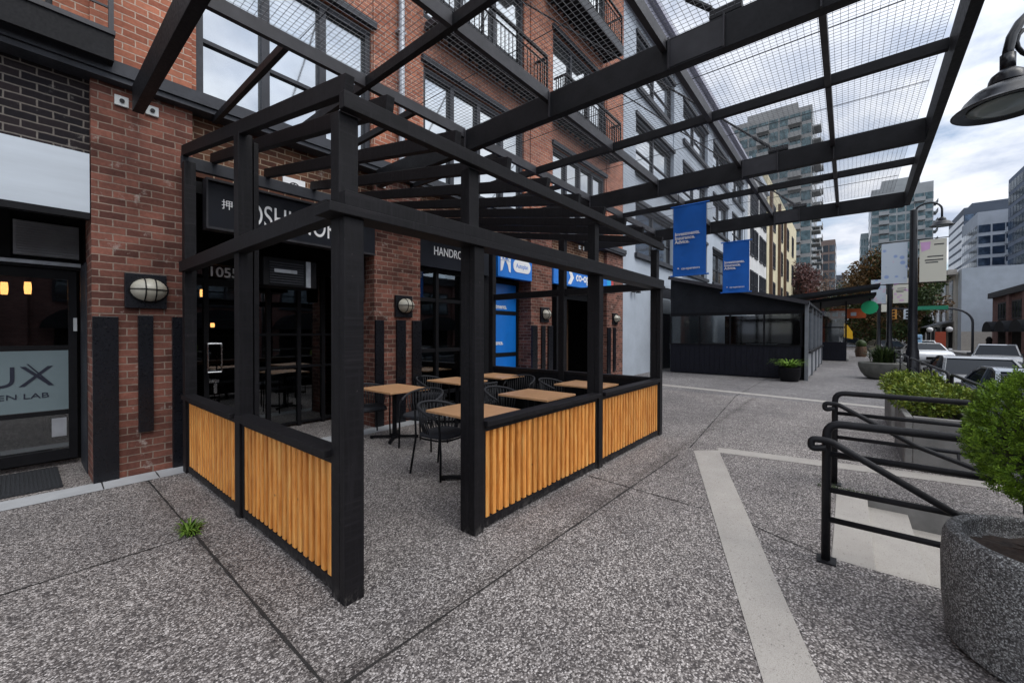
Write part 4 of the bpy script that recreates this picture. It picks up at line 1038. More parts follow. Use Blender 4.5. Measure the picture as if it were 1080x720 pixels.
def lamp_post(x, y, k, label, height=5.9):
    t = thing('lamp_post', label, 'lamp post', (x,y,0), 'black lamp posts with banners')
    MB().lathe([(0,0),(.24,0),(.24,.35),(.19,.45),(.17,1.0),(.135,1.1),(.12,2.5),(.10,height),(0,height+.05)], (x,y,0), 14).obj('pole', M['gloss_black'], t, smooth='auto')
    hz = 5.25
    a_ = [(x, y-.02-.33*(1-math.cos(math.pi*i/10)), height-.1+.28*math.sin(math.pi*i/10)) for i in range(11)]
    MB().tube(a_+[(x, y-.68, hz+.28)], .03, 8).obj('arm', M['gloss_black'], t, smooth=True)
    bell(t, (x, y-.68, hz), .30)
    for z in (4.85, 3.35): MB().tube([(x, y-.86, z),(x, y+.86, z)], .016, 6).obj('banner_arm', M['black'], t)
    MB().box(x-.006, x+.006, y+.15, y+.83, 3.38, 4.82).obj('banner', BAN['a'], t); 
    o = MB().box(x-.006, x+.006, y-.80, y-.15, 3.38, 4.82).obj('banner', BAN['b'], t)
    ln_ = MB()
    for za, ya, yb2 in ((4.62,-.5,-.74),(4.22,-.34,-.72),(4.10,-.28,-.72),(4.02,-.3,-.6)): ln_.box(x-.011, x-.0065, y+yb2, y+ya, za, za+.035)
    ln_.obj('printed_lines', M['slate'], o)
    pk = MB(); pk.prism([(x-.007,y-.17,4.75),(x-.007,y-.42,4.75),(x-.007,y-.40,4.5),(x-.007,y-.2,4.42)], (-.004,0,0)); pk.obj('pink_patch', PINK, o)
    return t
lamp_post(19.9, -1.75, 1, 'nearest tall black lamp post with a pale blue and a cream banner')
lamp_post(33.0, -1.9, 1, 'second black lamp post with banners, left of and behind the nearest one')
lamp_post(46.0, -2.0, 1, 'third lamp post, smallest in the row down the pavement')

# ================================================================== RESTAURANT PATIO ENCLOSURES
def patio(x0, x1, y0, y1, zl, zb, zf, zw, label, name='patio_enclosure', roof=M['awning']):
    t = thing(name, label, 'patio enclosure', (x0, y0, 0))
    b = MB(); b.box(x0, x0+.06, y0+.1, y1, .03, zl)
    for i in range(int((y1-y0)/.18)): b.box(x0-.012, x0-.0005, y0+.12+i*.18, y0+.12+i*.18+.165, .05, zl-.02)
    b.obj('plank_wall', M['planks'], t)
    MB().box(x0-.03, x0+.09, y0, y1, zl+.001, zl+.05).obj('sill', M['black'], t)
    f = MB(); n = 4
    for i in range(n+1):
        y = y0+.1+(y1-y0-.1)*i/n; f.box(x0, x0+.06, y-.03, y+.03, zl+.0505, zb)
    f.box(x0-.01, x0+.07, y0, y1, zb+.001, zb+.12)
    f.obj('screen_frame', M['black'], t)
    MB().box(x0+.025, x0+.032, y0+.13, y1, zl+.052, zb).obj('clear_screen', M['plastic_clear'], t)
    r = MB(); r.prism([(x0-.25, y0-.12, zf), (x0-.25, y1, zw), (x0-.25, y1, zw+.09), (x0-.25, y0-.12, zf+.09)], (x1-x0+.4, 0, 0)); r.obj('roof', roof, t)
    g = MB(); g.prism([(x0+.01, y0+.02, zb+.121), (x0+.01, y1, zb+.121), (x0+.01, y1, zw-.01), (x0+.01, y0+.02, zf-.01)], (.02,0,0)); g.obj('gable_canvas', M['awning'], t)
    MB().box(x0-.25, x0-.19, y0-.13, y0-.121, zf-.12, zf+.1).obj('fascia_end', M['post_grey'], t)
    fb = MB(); fb.bar((x0-.28, y0-.1, zf+.04), (x0-.28, y1, zw+.04), .05, .13); fb.obj('fascia', M['purlin'], t)
    n = 4
    for i in range(n+1):
        x = x0-.12+(x1-x0)*i/n; MB().box(x, x+.10, y0-.10, y0, 0, zf-.002+.03).obj('post', M['post_grey'], t)
    s = MB()
    for i in range(n):
        xa, xb = x0+(x1-x0)*i/n+.02, x0+(x1-x0)*(i+1)/n-.14
        s.box(xa, xb, y0-.05, y0-.01, .05, .92)
    s.obj('side_panel', M['louver'], t)
    d = MB(); d.box(x0, x1, y0-.16, y0-.06, .93, .99); d.box(x0, x1, y0-.06, y0-.02, zf-.2, zf-.1); d.obj('side_rail', M['black'], t)
    MB().box(x0, x1, y0-.036, y0-.03, 1.0, zf-.21).obj('side_screen', M['plastic_clear'], t)
    MB().box(x0+.1, x1, y0+.01, y1, .002, .012).obj('floor', M['dark'], t)
    MB().box(x1-.06, x1, y0, y1, .02, zf).obj('back_screen', M['dark'], t)
    return t
patio(17.0, 26.6, 1.12, 5.6, 1.14, 2.27, 2.58, 3.78, 'dark enclosed restaurant patio with clear screens and sloped black awning roof')
# tables inside the patio
for x, y, l in ((17.8,4.3,'left white clothed table behind the screen of the dark patio'),(17.8,2.5,'right white clothed table behind the screen of the dark patio')):
    t = thing('dining_table', l, 'table', (x,y,0), 'white clothed tables in the dark patio'); MB().box(x-.4,x+.4,y-.45,y+.45,1.08,1.2).obj('tablecloth', M['white_render'], t); MB().tube([(x,y,.013),(x,y,1.08)], .04, 8).obj('leg', M['black'], t)
pb = MB(); pb.box(17.2,18.2,1.12,1.2,0,.0); 
t2 = thing('sidewalk_kiosk', 'farther black flat roofed patio structure with a raised dark canopy', 'patio enclosure', (30,1,0))
MB().box(30,30.08,.05,4.6,.02,1.1).obj('low_wall', M['planks'], t2); MB().box(30.08,36,.05,.12,.02,1.1).obj('low_wall', M['planks'], t2)
MB().box(29.92,36.05,-.05,.049,.0,.14).obj('kerb', M['concrete'], t2)
f = MB()
for x, y in ((30,.05),(30,1.2),(30,2.4),(30,4.5),(33,.05),(36,.05)): f.box(x, x+.07, y, y+.07, 1.101, 3.4)
f.box(30,30.06,.13,4.5,1.9,1.97); f.obj('frame', M['black'], t2)
MB().box(30.03,30.04,.13,4.5,1.12,2.9).obj('clear_screen', M['plastic_clear'], t2)
MB().box(30.5,30.9,.4,.9,1.0,2.2).obj('cabinet', M['post_grey'], t2)
rf = MB(); rf.prism([(27.6,5.2,3.15),(27.6,-1.25,3.98),(27.6,-1.25,4.12),(27.6,5.2,3.42)], (2.2,0,0)); rf.prism([(29.9,5.2,2.95),(29.9,-1.2,3.7),(29.9,-1.2,3.86),(29.9,5.2,3.2)], (7,0,0)); rf.obj('canopy_roof', M['awning'], t2)

# ================================================================== GREY BUILDING AND NEIGHBOURS DOWN THE STREET
gb = thing('grey_building', 'pale blue grey rendered building with dark gridded windows right of the red brick one', 'building', (20, YF, 0))
cols_ = [(14.85,19.2),(20.5,25.0),(26.2,30.2),(31.4,35.2)]
rows_ = [(4.62,6.55),(7.75,9.80),(10.95,12.85)]
b = MB(); x = 13.752
zed = [0.0]
for (a, c) in cols_+[(37.0,37.0)]:
    b.box(x, a, YF+.01, YF+.5, 3.6 if x > 17 else 0, 13.4)
    if c > a:
        z = 3.6 if a > 14.86 else 3.6
        for z0, z1 in rows_: b.box(a, c, YF+.05, YF+.5, z, z0); z = z1
        b.box(a, c, YF+.05, YF+.5, z, 13.4)
    x = c
b.box(14.85, 17.55, YF+.06, YF+.5, 0, 3.599)
b.box(19.1, 37, YF+.06, YF+.5, 0, 3.599)
b.obj('wall', M['grey_render'], gb)
for i, (a, c) in enumerate(cols_):
    for z0, z1 in rows_:
        window(gb, a+.01, c-.01, YF+.22, z0+.01, z1-.01, 2, (.45,), fw=.10)
sl = MB()
for a, c in cols_:
    for z0, z1 in rows_: sl.box(a-.08, c+.08, YF-.10, YF+.05, z0-.16, z0-.002)
    for z0, z1 in rows_: sl.box(a-.05, c+.05, YF-.06, YF+.06, z1+.002, z1+.14)
sl.obj('sill', M['slate'], gb)
b = MB(); b.box(13.752, 37, YF-.35, YF+.6, 13.41, 13.6); b.box(13.752, 37, YF-.22, YF+.6, 13.601, 14.3); b.box(13.752, 37, YF-.45, YF+.6, 14.301, 14.5)
b.obj('cornice', surf('lavender grey cornice', (.34,.34,.40), .8, .1, 2), gb)
MB().box(13.8,37,YF+.55,YF+14,13.2,13.4).obj('roof', M['slate'], gb)
dd = thing('service_door', 'dark metal service door with a white louver above it, left of the dark patio', 'door', (18.3, YF+.2, 0))
MB().box(17.56,19.09,YF+.10,YF+.15,0,2.45).obj('leaf', M['slate'], dd); MB().box(17.56,19.09,YF+.08,YF+.16,3.15,3.598).obj('header', M['slate'], dd)
l = MB(); l.box(17.6,19.05,YF+.10,YF+.13,2.46,3.13)
for i in range(9): l.box(17.62,19.03,YF+.06,YF+.099,2.49+i*.07,2.53+i*.07)
l.obj('louver', M['panel_white'], dd); MB().tube([(18.9,YF+.06,.9),(18.9,YF+.06,1.15)], .02, 8).obj('handle', M['chrome'], dd)
sp = thing('spot_light', 'twin black spot lights on the grey wall beside the last brick pier', 'wall lamp', (14.6,YF,3.3))
for i, x in enumerate((14.5,14.85)): MB().lathe([(0,.2),(.04,.2),(.05,.12),(.1,0),(.0,.01)], (x,YF-.12,3.1), 10).obj('lamp_head', M['black'], sp)
MB().box(14.45,14.9,YF-.12,YF+.005,3.3,3.34).obj('bracket', M['black'], sp)
ga = MB(); ga.box(13.9,14.6,YF-.02,YF+.009,0,3.0)
# white building with arched windows, yellow building
wb = thing('white_building', 'white rendered building with paired dark arched windows beyond the grey one', 'building', (42,YF,0))
MB().box(37.05,47,YF+.05,YF+14,0,15.2).obj('wall', M['white_render'], wb)
for a in (38.3,42.8):
    for z0 in (4.4,8.0,11.3):
        for k in range(2): window(wb, a+k*2.0, a+k*2.0+1.5, YF+.02, z0, z0+2.4, 2, (.5,), fw=.1, gm=M['tower_glass_dark'])
MB().box(37.05,47,YF-.2,YF+.049,15.0,15.6).obj('cornice', M['grey_render'], wb)
yb_ = thing('cream_building', 'cream yellow building with dark vertical pipes and narrow windows, farther along the left side', 'building', (60,YF,0))
MB().box(47.1,76,YF+.0,YF+12,0,17.2).obj('wall', M['yellow_render'], yb_)
pp = MB()
for x in (48.5,55,60.5): pp.box(x, x+.7, YF-.25, YF-.002, 1, 16.2)
pp.obj('pipe', M['wood_dark'], yb_)
for x in (50.5,57,63.5,69.5):
    for z0 in (4.2,8.4,12.4): window(yb_, x, x+2.2, YF-.02, z0, z0+2.8, 2, (.5,), fw=.15, gm=M['tower_glass_dark'])
# brick house
bh = thing('gabled_house', 'small red brick gabled house between the cream building and the brown tower', 'house', (82,5,0))
MB().prism([(80,1.8,ZS),(80,9,ZS),(80,9,9.2),(80,6.2,11.2),(80,1.8,6.0)], (14,0,0)).obj('wall', M['brick_house'], bh)
r = MB(); r.prism([(79.6,1.4,5.9),(79.6,6.2,11.5),(79.6,6.2,11.8),(79.6,1.2,6.1)], (15,0,0)); r.obj('roof', M['white_render'], bh)

# ================================================================== FAR TOWERS
def tower(name, label, x0, x1, y0, y1, z1, fl, wall, gl, bal=None, steps=()):
    t = thing(name, label, 'tower', ((x0+x1)/2, (y0+y1)/2, 0), 'high rise towers on the skyline')
    MB().box(x0, x1, y0, y1, ZS, z1).obj('body', wall, t)
    z = 4.0; k = 0
    while z+fl <= z1-.5 and k < 60:
        b = MB(); e = .05
        nx = max(3, int((x1-x0)/1.9)); ny = max(3, int((y1-y0)/1.9))
        for i in range(ny):
            ya = y0+(y1-y0)*i/ny; yb2 = y0+(y1-y0)*(i+1)/ny
            if bal and i % bal == 1: b.box(x0-.06, x0+.3, ya+.05, yb2-.05, z+.3, z+fl-.3)
            else: b.box(x0-e, x0+.3, ya+.16, yb2-.16, z+.55, z+fl-.3)
        for i in range(nx):
            xa = x0+(x1-x0)*i/nx; xb = x0+(x1-x0)*(i+1)/nx
            for ys in ((y0-e, y0+.3), (y1-.3, y1+e)): b.box(xa+.16, xb-.16, ys[0], ys[1], z+.55, z+fl-.3)
        b.obj('window_row', gl, t)
        if bal:
            for i in range(ny):
                if i % bal == 1:
                    bb_ = MB(); ya = y0+(y1-y0)*i/ny; yb2 = y0+(y1-y0)*(i+1)/ny
                    bb_.box(x0-1.5, x0-.07, ya-.2, yb2+.2, z-.05, z+.18); bb_.box(x0-1.5, x0-1.42, ya-.2, yb2+.2, z+.179, z+1.1); bb_.obj('balcony', wall, t)
            for xa in (x0+(x1-x0)*.15, x0+(x1-x0)*.65):
                bb_ = MB(); bb_.box(xa, xa+(x1-x0)*.22, y0-1.4, y0-.06, z-.05, z+.2); bb_.box(xa, xa+(x1-x0)*.22, y0-1.4, y0-1.32, z+.199, z+1.1); bb_.obj('balcony', wall, t)
        z += fl; k += 1
    for (sx0, sx1, sy0, sy1, sz) in steps: MB().box(sx0, sx1, sy0, sy1, z1+.01, z1+sz).obj('penthouse', wall, t)
    return t
mc = lambda n, c: surf(n, c, .8, .12, .3, obj=False)
tower('residential_tower', 'big grey tower with stacked balconies rising behind the canopy', 110, 130, 6.3, 22.5, 51.2, 2.9, mc('pale tower concrete', (.28,.28,.275)), M['tower_glass'], 3, [(112,126,9,19,2.2)])
tower('brown_tower', 'brown brick tower right of the big grey one, on the left side of the street', 172, 190, 3.4, 8.4, 32.5, 3.0, mc('brown tower brick', (.20,.15,.13)), M['tower_glass_dark'])
tower('thin_tower', 'small dark tower beside the brown one, far down the street', 230, 245, 1.0, 4.5, 27, 3.0, mc('dark tower', (.10,.11,.13)), M['tower_glass_dark'])
tower('glass_tower', 'greenish glass tower with white balconies behind the nearest lamp post', 170, 192, -19, -5.4, 46, 2.8, mc('tower white concrete', (.31,.325,.33)), M['tower_glass'], 4, [(174,190,-16.5,-8,3.4)])
tower('glass_annex', 'lower green glass block at the left of the glass tower', 173, 190, -4.9, -3.0, 33.5, 2.8, mc('annex frame', (.25,.30,.32)), M['tower_glass'])
tower('curved_tower', 'dark blue glass tower behind the pale one, right side of the skyline', 190, 215, -39, -28, 41, 2.7, mc('slate tower frame', (.085,.105,.14)), M['tower_glass_blue'], None, [(192,212,-38,-30,1.6)])
tower('pale_tower', 'pale stepped apartment block in front of the dark blue tower', 150, 168, -33.5, -24.4, 31.2, 2.7, mc('pale blue tower', (.40,.44,.50)), M['tower_glass_blue'], 3)
tower('blue_tower', 'tall dark blue tower with ribbed balconies at the right edge', 120, 140, -46, -27.3, 35.5, 2.8, mc('blue tower slab', (.13,.16,.22)), M['tower_glass_blue'], 2, [(121,138,-45,-29.5,4.5)])
# mid distance right side
gm = thing('parking_building', 'pale grey blank walled building behind the traffic light', 'building', (80,-14,0))
MB().box(70,72,-19,-10.2,ZS,9.15).obj('blank_wall', M['grey_render'], gm)
MB().box(70.2,72.2,-21,-19.01,ZS,9.0).obj('side_wall', M['concrete_light'], gm)
MB().box(69.9,70,-18.9,-13.2,4.4,6.0).obj('opening', M['dark'], gm); MB().box(69.92,70,-18.9,-13.2,1.2,2.6).obj('opening', M['dark'], gm); MB().box(69.9,70,-12.9,-10.2,ZS,1.8).obj('base_panel', M['concrete_light'], gm)
ob = thing('office_building', 'pale beige building with tall dark window strips left of the blank grey wall', 'building', (90,-8,0))
MB().box(72.1,120,-20,-10.0,ZS,9.0).obj('wall', surf('beige wall', (.42,.40,.36), .8, .1, 1), ob)
for i in range(9):
    x = 73.5+i*4.6
    MB().box(x, x+2.2, -9.999, -9.95, 3.2, 8.2).obj('window', M['tower_glass_dark'], ob); MB().box(x, x+2.4, -9.999, -9.95, ZS+.1, 2.4).obj('window', M['dark'], ob)
MB().box(71,120,-9.98,-9.2,8.6,9.2).obj('eave', M['concrete_light'], ob)
MB().prism([(73,-9.9,3.0),(73,-7.6,2.3),(73,-7.6,2.4),(73,-9.9,3.2)], (8,0,0)).obj('awning', M['post_grey'], ob)
br = thing('brick_warehouse', 'dark red brick warehouse with rounded dark awnings at the right edge', 'building', (60,-12,0))
YR = -11.6
MB().box(-28,64.5,-26,YR,ZS,5.2).obj('wall', M['brick_far'], br); MB().box(-28.2,64.8,-26.2,YR+.3,5.201,5.75).obj('cornice', M['slate'], br)  # near length is unseen, added to darken reflections in the shop windows
for i in range(20):
    x = -26+i*4.5
    window(br, x, x+2.6, YR+.03, 2.9, 4.6, 3, (.5,), gm=M['tower_glass_dark'], fw=.1); MB().box(x, x+2.6, YR+.001, YR+.06, ZS+.1, 2.0).obj('shop_opening', M['dark'], br)
    pts = [(x+1.3+1.7*math.cos(math.pi*k/12), YR+.07, 1.75+1.0*math.sin(math.pi*k/12)) for k in range(13)]
    MB().prism(pts, (0, 1.0, 0)).obj('awning', M['awning'], br)
for i in range(20): MB().box(-27.5+i*4.5, -26.7+i*4.5, YR+.001, YR+.2, ZS, 5.19).obj('pilaster', M['brick_far'], br)
# small mid distance items
def sphere(c, r, mat, parent, name, n=16):
    return MB().lathe([(r*math.sin(math.pi*i/10), -r*math.cos(math.pi*i/10)) for i in range(11)], c, n).obj(name, mat, parent, smooth=True)
gs = thing('round_sign', 'round bright green hanging sign at the end of the dark canopy', 'sign', (32,-1,3.15))
b = MB(); b.tube([(31.95,-.98,3.12),(32.05,-.98,3.12)], .39, 28); b.obj('disc', surf('green sign', srgb(10,168,110), .5, .08, 3), gs); MB().tube([(32,-.98,3.5),(32,-.98,3.95)], .02, 6).obj('hanger', M['black'], gs)
os_ = thing('orange_sign', 'orange fascia sign with pale lettering under the dark canopy', 'sign', (37,0,2.9))
MB().box(37,37.1,-.95,1.0,2.65,3.3).obj('board', surf('orange sign', srgb(196,92,44), .5, .15, 5), os_)
for i in range(3): MB().box(36.98,36.999,.55-.5*i,.85-.5*i,2.8,3.05).obj('letter_block', M['panel_white'], os_)
yu = thing('yellow_flag', 'small yellow feather flag outside the far shops', 'flag', (40,.1,0))
MB().tube([(40,.25,0),(40,.25,2.3)], .025, 6).obj('pole', M['black'], yu); MB().prism([(39.98,.24,2.35),(39.98,.0,2.2),(39.98,-.28,1.7),(39.98,-.3,1.15),(39.98,.24,1.3)], (.03,0,0)).obj('flag', surf('yellow cloth', srgb(228,178,30), .7, .1, 4), yu)
bq = thing('barrel_planter', 'small brown barrel standing on the far pavement', 'barrel', (36.5,-.7,0)); MB().lathe([(0,0),(.28,0),(.34,.35),(.28,.7),(0,.7)], (36.5,-.7,0), 14).obj('barrel', M['wood_dark'], bq, smooth='auto'); sphere((36.5,-.7,.85), .3, M['tree_green'], bq, 'shrub')
def globe_post(x, y, label):
    t = thing('globe_lamp', label, 'lamp post', (x,y,ZS), 'white globe lamps across the street'); MB().tube([(x,y,ZS),(x,y,1.8)], .06, 8).obj('pole', M['black'], t); sphere((x,y,2.0), .28, M['white'], t, 'globe')
globe_post(66,-7.2,'white globe lamp left of the orange sandwich board across the street'); globe_post(62,-8.2,'white globe lamp right of the orange sandwich board across the street')
ab = thing('sandwich_board', 'orange red sandwich board sign across the street', 'sign', (58,-7.2,0)); 
MB().prism([(58,-6.7,ZS),(58,-6.7,1.75),(58.1,-6.7,1.75),(58.3,-6.7,ZS)], (0,-.75,0)).obj('board', surf('rust sign', srgb(190,86,60), .6, .1, 4), ab)
bo = MB(); bo.lathe([(0,0),(.22,0),(.2,1.3),(.24,1.5),(.12,1.75),(0,1.8)], (60,-10.6,ZS), 12); tag(bo.obj('bollard', M['black'], None, smooth='auto'), 'thick black bollard on the far street corner', 'bollard')
mb_ = thing('blue_post_box', 'light blue post box across the street behind the nearest lamp post', 'post box', (44,-4.0,0)); MB().box(44,44.5,-4.4,-3.7,ZS,1.5).obj('case', surf('pale blue metal', (.25,.42,.6), .5, .1, 4), mb_, bevel=.05); MB().box(43.98,43.999,-4.3,-3.8,1.15,1.25).obj('slot', M['dark'], mb_)
# traffic light
tl = thing('traffic_light', 'traffic light on a curved mast arm with a green street name blade', 'traffic light', (46,-7.3,ZS))
tx, ty = 46.0, -7.3
q = [(tx,ty,ZS),(tx,ty,2.4)]+[(tx, ty+1.2*(1-math.cos(R(90)*i/8)), 2.4+1.1*math.sin(R(90)*i/8)) for i in range(1,9)]+[(tx,ty+4.6,3.6)]
MB().tube(q, .075, 10).obj('mast', M['slate'], tl, smooth=True)
MB().box(tx-.16,tx-.10,ty+1.3,ty+3.2,3.46,3.76).obj('street_name_blade', surf('street sign green', srgb(20,120,90), .5, .05, 3), tl)
for i, y in enumerate((ty+4.4, ty+3.6)):
    h = MB().box(tx-.16,tx+.12,y-.2,y+.2,2.75,3.55).obj('signal_head', surf('signal yellow', srgb(176,120,42), .5, .1, 3) if i == 0 else M['panel_white'], tl)
    for z in (2.9,3.15,3.4): MB().tube([(tx-.2,y,z),(tx-.16,y,z)], .085, 10).obj('signal_lens', M['dark'], h)

# ================================================================== TREES
def tree(x, y, h, r, mats, label, n=5200, size=.45, trunk=.22, sparse=1.0, name='tree', zc=.62, vert=.42):
    t = thing(name, label, 'tree', (x,y,ZS), 'street trees')
    tk = MB(); tk.tube([(x,y,ZS),(x+.1,y,h*.25),(x-.05,y+.1,h*.6),(x,y,h*.9)], [trunk,trunk*.8,trunk*.5,.03], 10)
    lobes = []
    for i in range(26):
        a = random.uniform(0,6.28); q_ = math.sqrt(random.random()); zz_ = random.uniform(-1,1)
        k = math.sqrt(max(0,1-zz_*zz_))
        lobes.append(Vector((x+math.cos(a)*q_*r*k*.85, y+math.sin(a)*q_*r*k*.85, h*zc+zz_*h*vert*.8)))
    for l in lobes: tk.tube([(x,y,h*random.uniform(.25,.5)), (Vector((x,y,h*.5))+l)/2+Vector((0,0,.3)), l], [trunk*.35,trunk*.2,.02], 6)
    tk.obj('trunk', M['bark'], t)
    for mi, m_ in enumerate(mats):
        sub = lobes[mi::len(mats)]
        def pf():
            l = random.choice(sub); v = Vector((random.gauss(0,1),random.gauss(0,1),random.gauss(0,1))).normalized()*(random.random()**.4)*r*.36
            return l+v, v.normalized()
        leafcloud(m_, 'crown', t, pf, int(n*sparse/len(mats)), size, 1.6, .1)
tree(60, -3.4, 10.0, 4.6, [M['tree_green'],M['tree_rust']], 'dense dark green and rust coloured tree behind the nearest lamp post', 15000, .26, zc=.56, vert=.5)
tree(54, -4.5, 8.6, 2.6, [M['tree_rust'],M['tree_green']], 'orange brown autumn tree between the lamp post and the office building', 8000, .22, zc=.56, vert=.5)
tree(68, -.8, 9.5, 3.6, [M['tree_green'],M['tree_rust']], 'dark green tree above the far end of the pavement', 9000, .26, zc=.52, vert=.5)
tree(75, 2.4, 10, 3.2, [M['tree_bare']], 'thin half bare tree in front of the brown tower', 2600, .2, .2)
tree(72, 5.8, 11.5, 3.2, [M['tree_pink']], 'purple brown tree above the gabled brick house', 6000, .28)
tree(86, -3.5, 9.5, 4.6, [M['tree_green']], 'broad dark tree closing the end of the street', 8000, .34, zc=.52, vert=.55)
tree(80, -6.6, 8.5, 3.4, [M['tree_green']], 'dark tree left of the office building', 6000, .3, zc=.52, vert=.55)

# ================================================================== CARS
def car_paint(name, col, rough=.25, metal=.4):
    m, nt, b = newmat(name); b.inputs['Base Color'].default_value = (*col,1); b.inputs['Roughness'].default_value = rough; b.inputs['Metallic'].default_value = metal; b.inputs['Coat Weight'].default_value = 1; b.inputs['Coat Roughness'].default_value = .04
    v = coords(nt); nt.links.new(ramp(nt, noise(nt, v, 3, 3), [(.3, tuple(c*.85 for c in col)), (.7, col)]), b.inputs['Base Color']); return m
CG = surf('car glass', (.012,.016,.022), .08, .1, 2, bmp=0, spec=.4); CG.node_tree.nodes['Principled BSDF'].inputs['IOR'].default_value = 1.18
LIGHTM = surf('headlamp lens', (.6,.62,.64), .15, .05, 4)
REDM = surf('tail lamp lens', (.30,.01,.01), .2, .05, 4)
def car(x, y, rz, paint, label, L=4.6, H=1.48):
    """front towards local +X; body lofted across the width"""
    t = thing('parked_car', label, 'car', (0,0,0), 'cars along the street')
    W = .90
    prof = [(-.5*L,.42),(-.5*L,.86),(-.46*L,.97),(-.30*L,1.02),(-.02*L,1.0),(.22*L,.96),(.40*L,.86),(.485*L,.70),(.5*L,.50),(.49*L,.32),(.42*L,.26),(-.44*L,.26)]
    b = MB(); rows = [(-W,.0),(-W*.97,1),( -W*.86,1.03),(0,1.045),(W*.86,1.03),(W*.97,1),(W,.0)]
    ys = [-W*.93,-W,-W*.98,-W*.80,0,W*.80,W*.98,W,W*.93]; sc = [.93,.98,1.0,1.0,1.0,1.0,1.0,.98,.93]; zs = [-.05,-.02,0,.02,.035,.02,0,-.02,-.05]
    n = len(prof)
    for yy, s_, dz in zip(ys, sc, zs):
        for px_, pz in prof: b.v.append((px_*s_, yy, pz + (dz if pz > .6 else 0)))
    for j in range(len(ys)-1):
        for i in range(n): b.f.append((j*n+i, j*n+(i+1) % n, (j+1)*n+(i+1) % n, (j+1)*n+i))
    b.f.append(tuple(range(n))[::-1]); b.f.append(tuple((len(ys)-1)*n+i for i in range(n)))
    b.obj('body', paint, t, smooth='auto', bevel=.04)
    gh = [(-.43*L,.98),(-.31*L,H-.13),(-.20*L,H-.02),(-.02*L,H),(.055*L,H-.045),(.235*L,.95)]
    def loft(prof_, w0, w1, grow=0):
        g = MB(); m_ = len(prof_)
        for yy in (-1,1):
            for px_, pz in prof_:
                k = (pz-.95)/(H-.95); g.v.append((px_, yy*(w0*(1-k)+w1*k+grow), pz))
        for i in range(m_-1): g.f.append((i, i+1, m_+i+1, m_+i))
        g.f.append(tuple(range(m_))[::-1]); g.f.append(tuple(range(m_, 2*m_))); g.f.append((0, m_, 2*m_-1, m_-1))
        return g
    loft(gh, .80, .64).obj('glasshouse', CG, t)
    r = MB(); top = gh[1:5]
    for (xa, za), (xb, zb) in zip(top, top[1:]):
        r.prism([(xa,-.66,za+.012),(xb,-.66,zb+.012),(xb,.66,zb+.012),(xa,.66,za+.012)], (0,0,.02))
    for s_ in (-1,1):
        for (a, c) in ((gh[0],gh[1]),(gh[4],gh[5]),(gh[1],gh[2]),(gh[2],gh[3]),(gh[3],gh[4])):
            ka = (a[1]-.95)/(H-.95); kc = (c[1]-.95)/(H-.95)
            r.bar((a[0], s_*(.80*(1-ka)+.64*ka), a[1]+.01), (c[0], s_*(.80*(1-kc)+.64*kc), c[1]+.01), .07, .05)
        r.bar((-.08*L, s_*.81, .98), (-.08*L, s_*.655, H), .06, .05, up=(1,0,0))
    r.obj('roof', paint, t, smooth='auto', bevel=.012)
    for sx in (-.30, .31):
        for s_ in (-1,1):
            w_ = MB(); w_.tube([(sx*L, s_*.72, .32),(sx*L, s_*.915, .32)], .32, 22); wo = w_.obj('wheel', M['tyre'], t, smooth='auto')
            MB().tube([(sx*L, s_*.90, .32),(sx*L, s_*.925, .32)], .20, 14).obj('rim', M['pipe'], wo)
    for s_ in (-1,1):
        MB().box(.44*L,.478*L,s_*.66-.17,s_*.66+.17,.64,.76).obj('headlight', LIGHTM, t, bevel=.02); MB().box(-.502*L,-.48*L,s_*.66-.17,s_*.66+.17,.74,.88).obj('tail_light', REDM, t, bevel=.01)
        MB().box(.17*L,.21*L,s_*.98-.08,s_*.98+.08,.98,1.10).obj('mirror', paint, t, bevel=.02)
    MB().box(.478*L,.502*L,-.5,.5,.38,.56).obj('grille', M['dark'], t)
    t.location = (x,y,ZS-.02); t.rotation_euler = (0,0,rz)
    return t
P1 = car_paint('dark grey car paint', (.06,.065,.075)); P2 = car_paint('silver car paint', (.10,.108,.12)); P3 = car_paint('white car paint', (.72,.73,.74), .3, 0); P4 = car_paint('black car paint', (.015,.016,.02)); P5 = car_paint('blue grey car paint', (.10,.13,.17))
car(34.0, -6.3, R(168), P1, 'dark grey sedan facing the camera on the street, right of the traffic light', 4.6, 1.50)
car(17.8, -2.9, R(180), P2, 'silver sedan parked along the pavement edge behind the box planters', 4.5, 1.42)
car(12.3, -2.9, R(180), P5, 'blue grey sedan parked nearest, partly hidden by the round cedar ball', 4.5, 1.42)
car(41.0, -4.3, R(186), P3, 'white sedan in front of the orange sandwich board', 4.8, 1.42)
car(49.5, -5.0, R(180), P3, 'white car behind the nearest lamp post')
car(49.0, -2.7, R(200), P4, 'black car at the end of the pavement')
car(64.0, -.3, R(180), P2, 'small silver car parked far down at the end of the pavement')

# ================================================================== SKY, SUN, CAMERA
SUN_EL, SUN_AZ = R(50), R(182)     # soft, high, from the street side
sd = Vector((math.cos(SUN_EL)*math.sin(SUN_AZ), math.cos(SUN_EL)*math.cos(SUN_AZ), math.sin(SUN_EL)))
W = bpy.data.worlds.new('World'); S.world = W; W.use_nodes = True
nt = W.node_tree; bg = nt.nodes['Background']
sky = nt.nodes.new('ShaderNodeTexSky'); sky.sky_type = 'NISHITA'; sky.sun_disc = False; sky.sun_elevation = SUN_EL; sky.sun_rotation = SUN_AZ
tc = nt.nodes.new('ShaderNodeTexCoord')
sp = nt.nodes.new('ShaderNodeSeparateXYZ'); nt.links.new(tc.outputs['Generated'], sp.inputs[0])
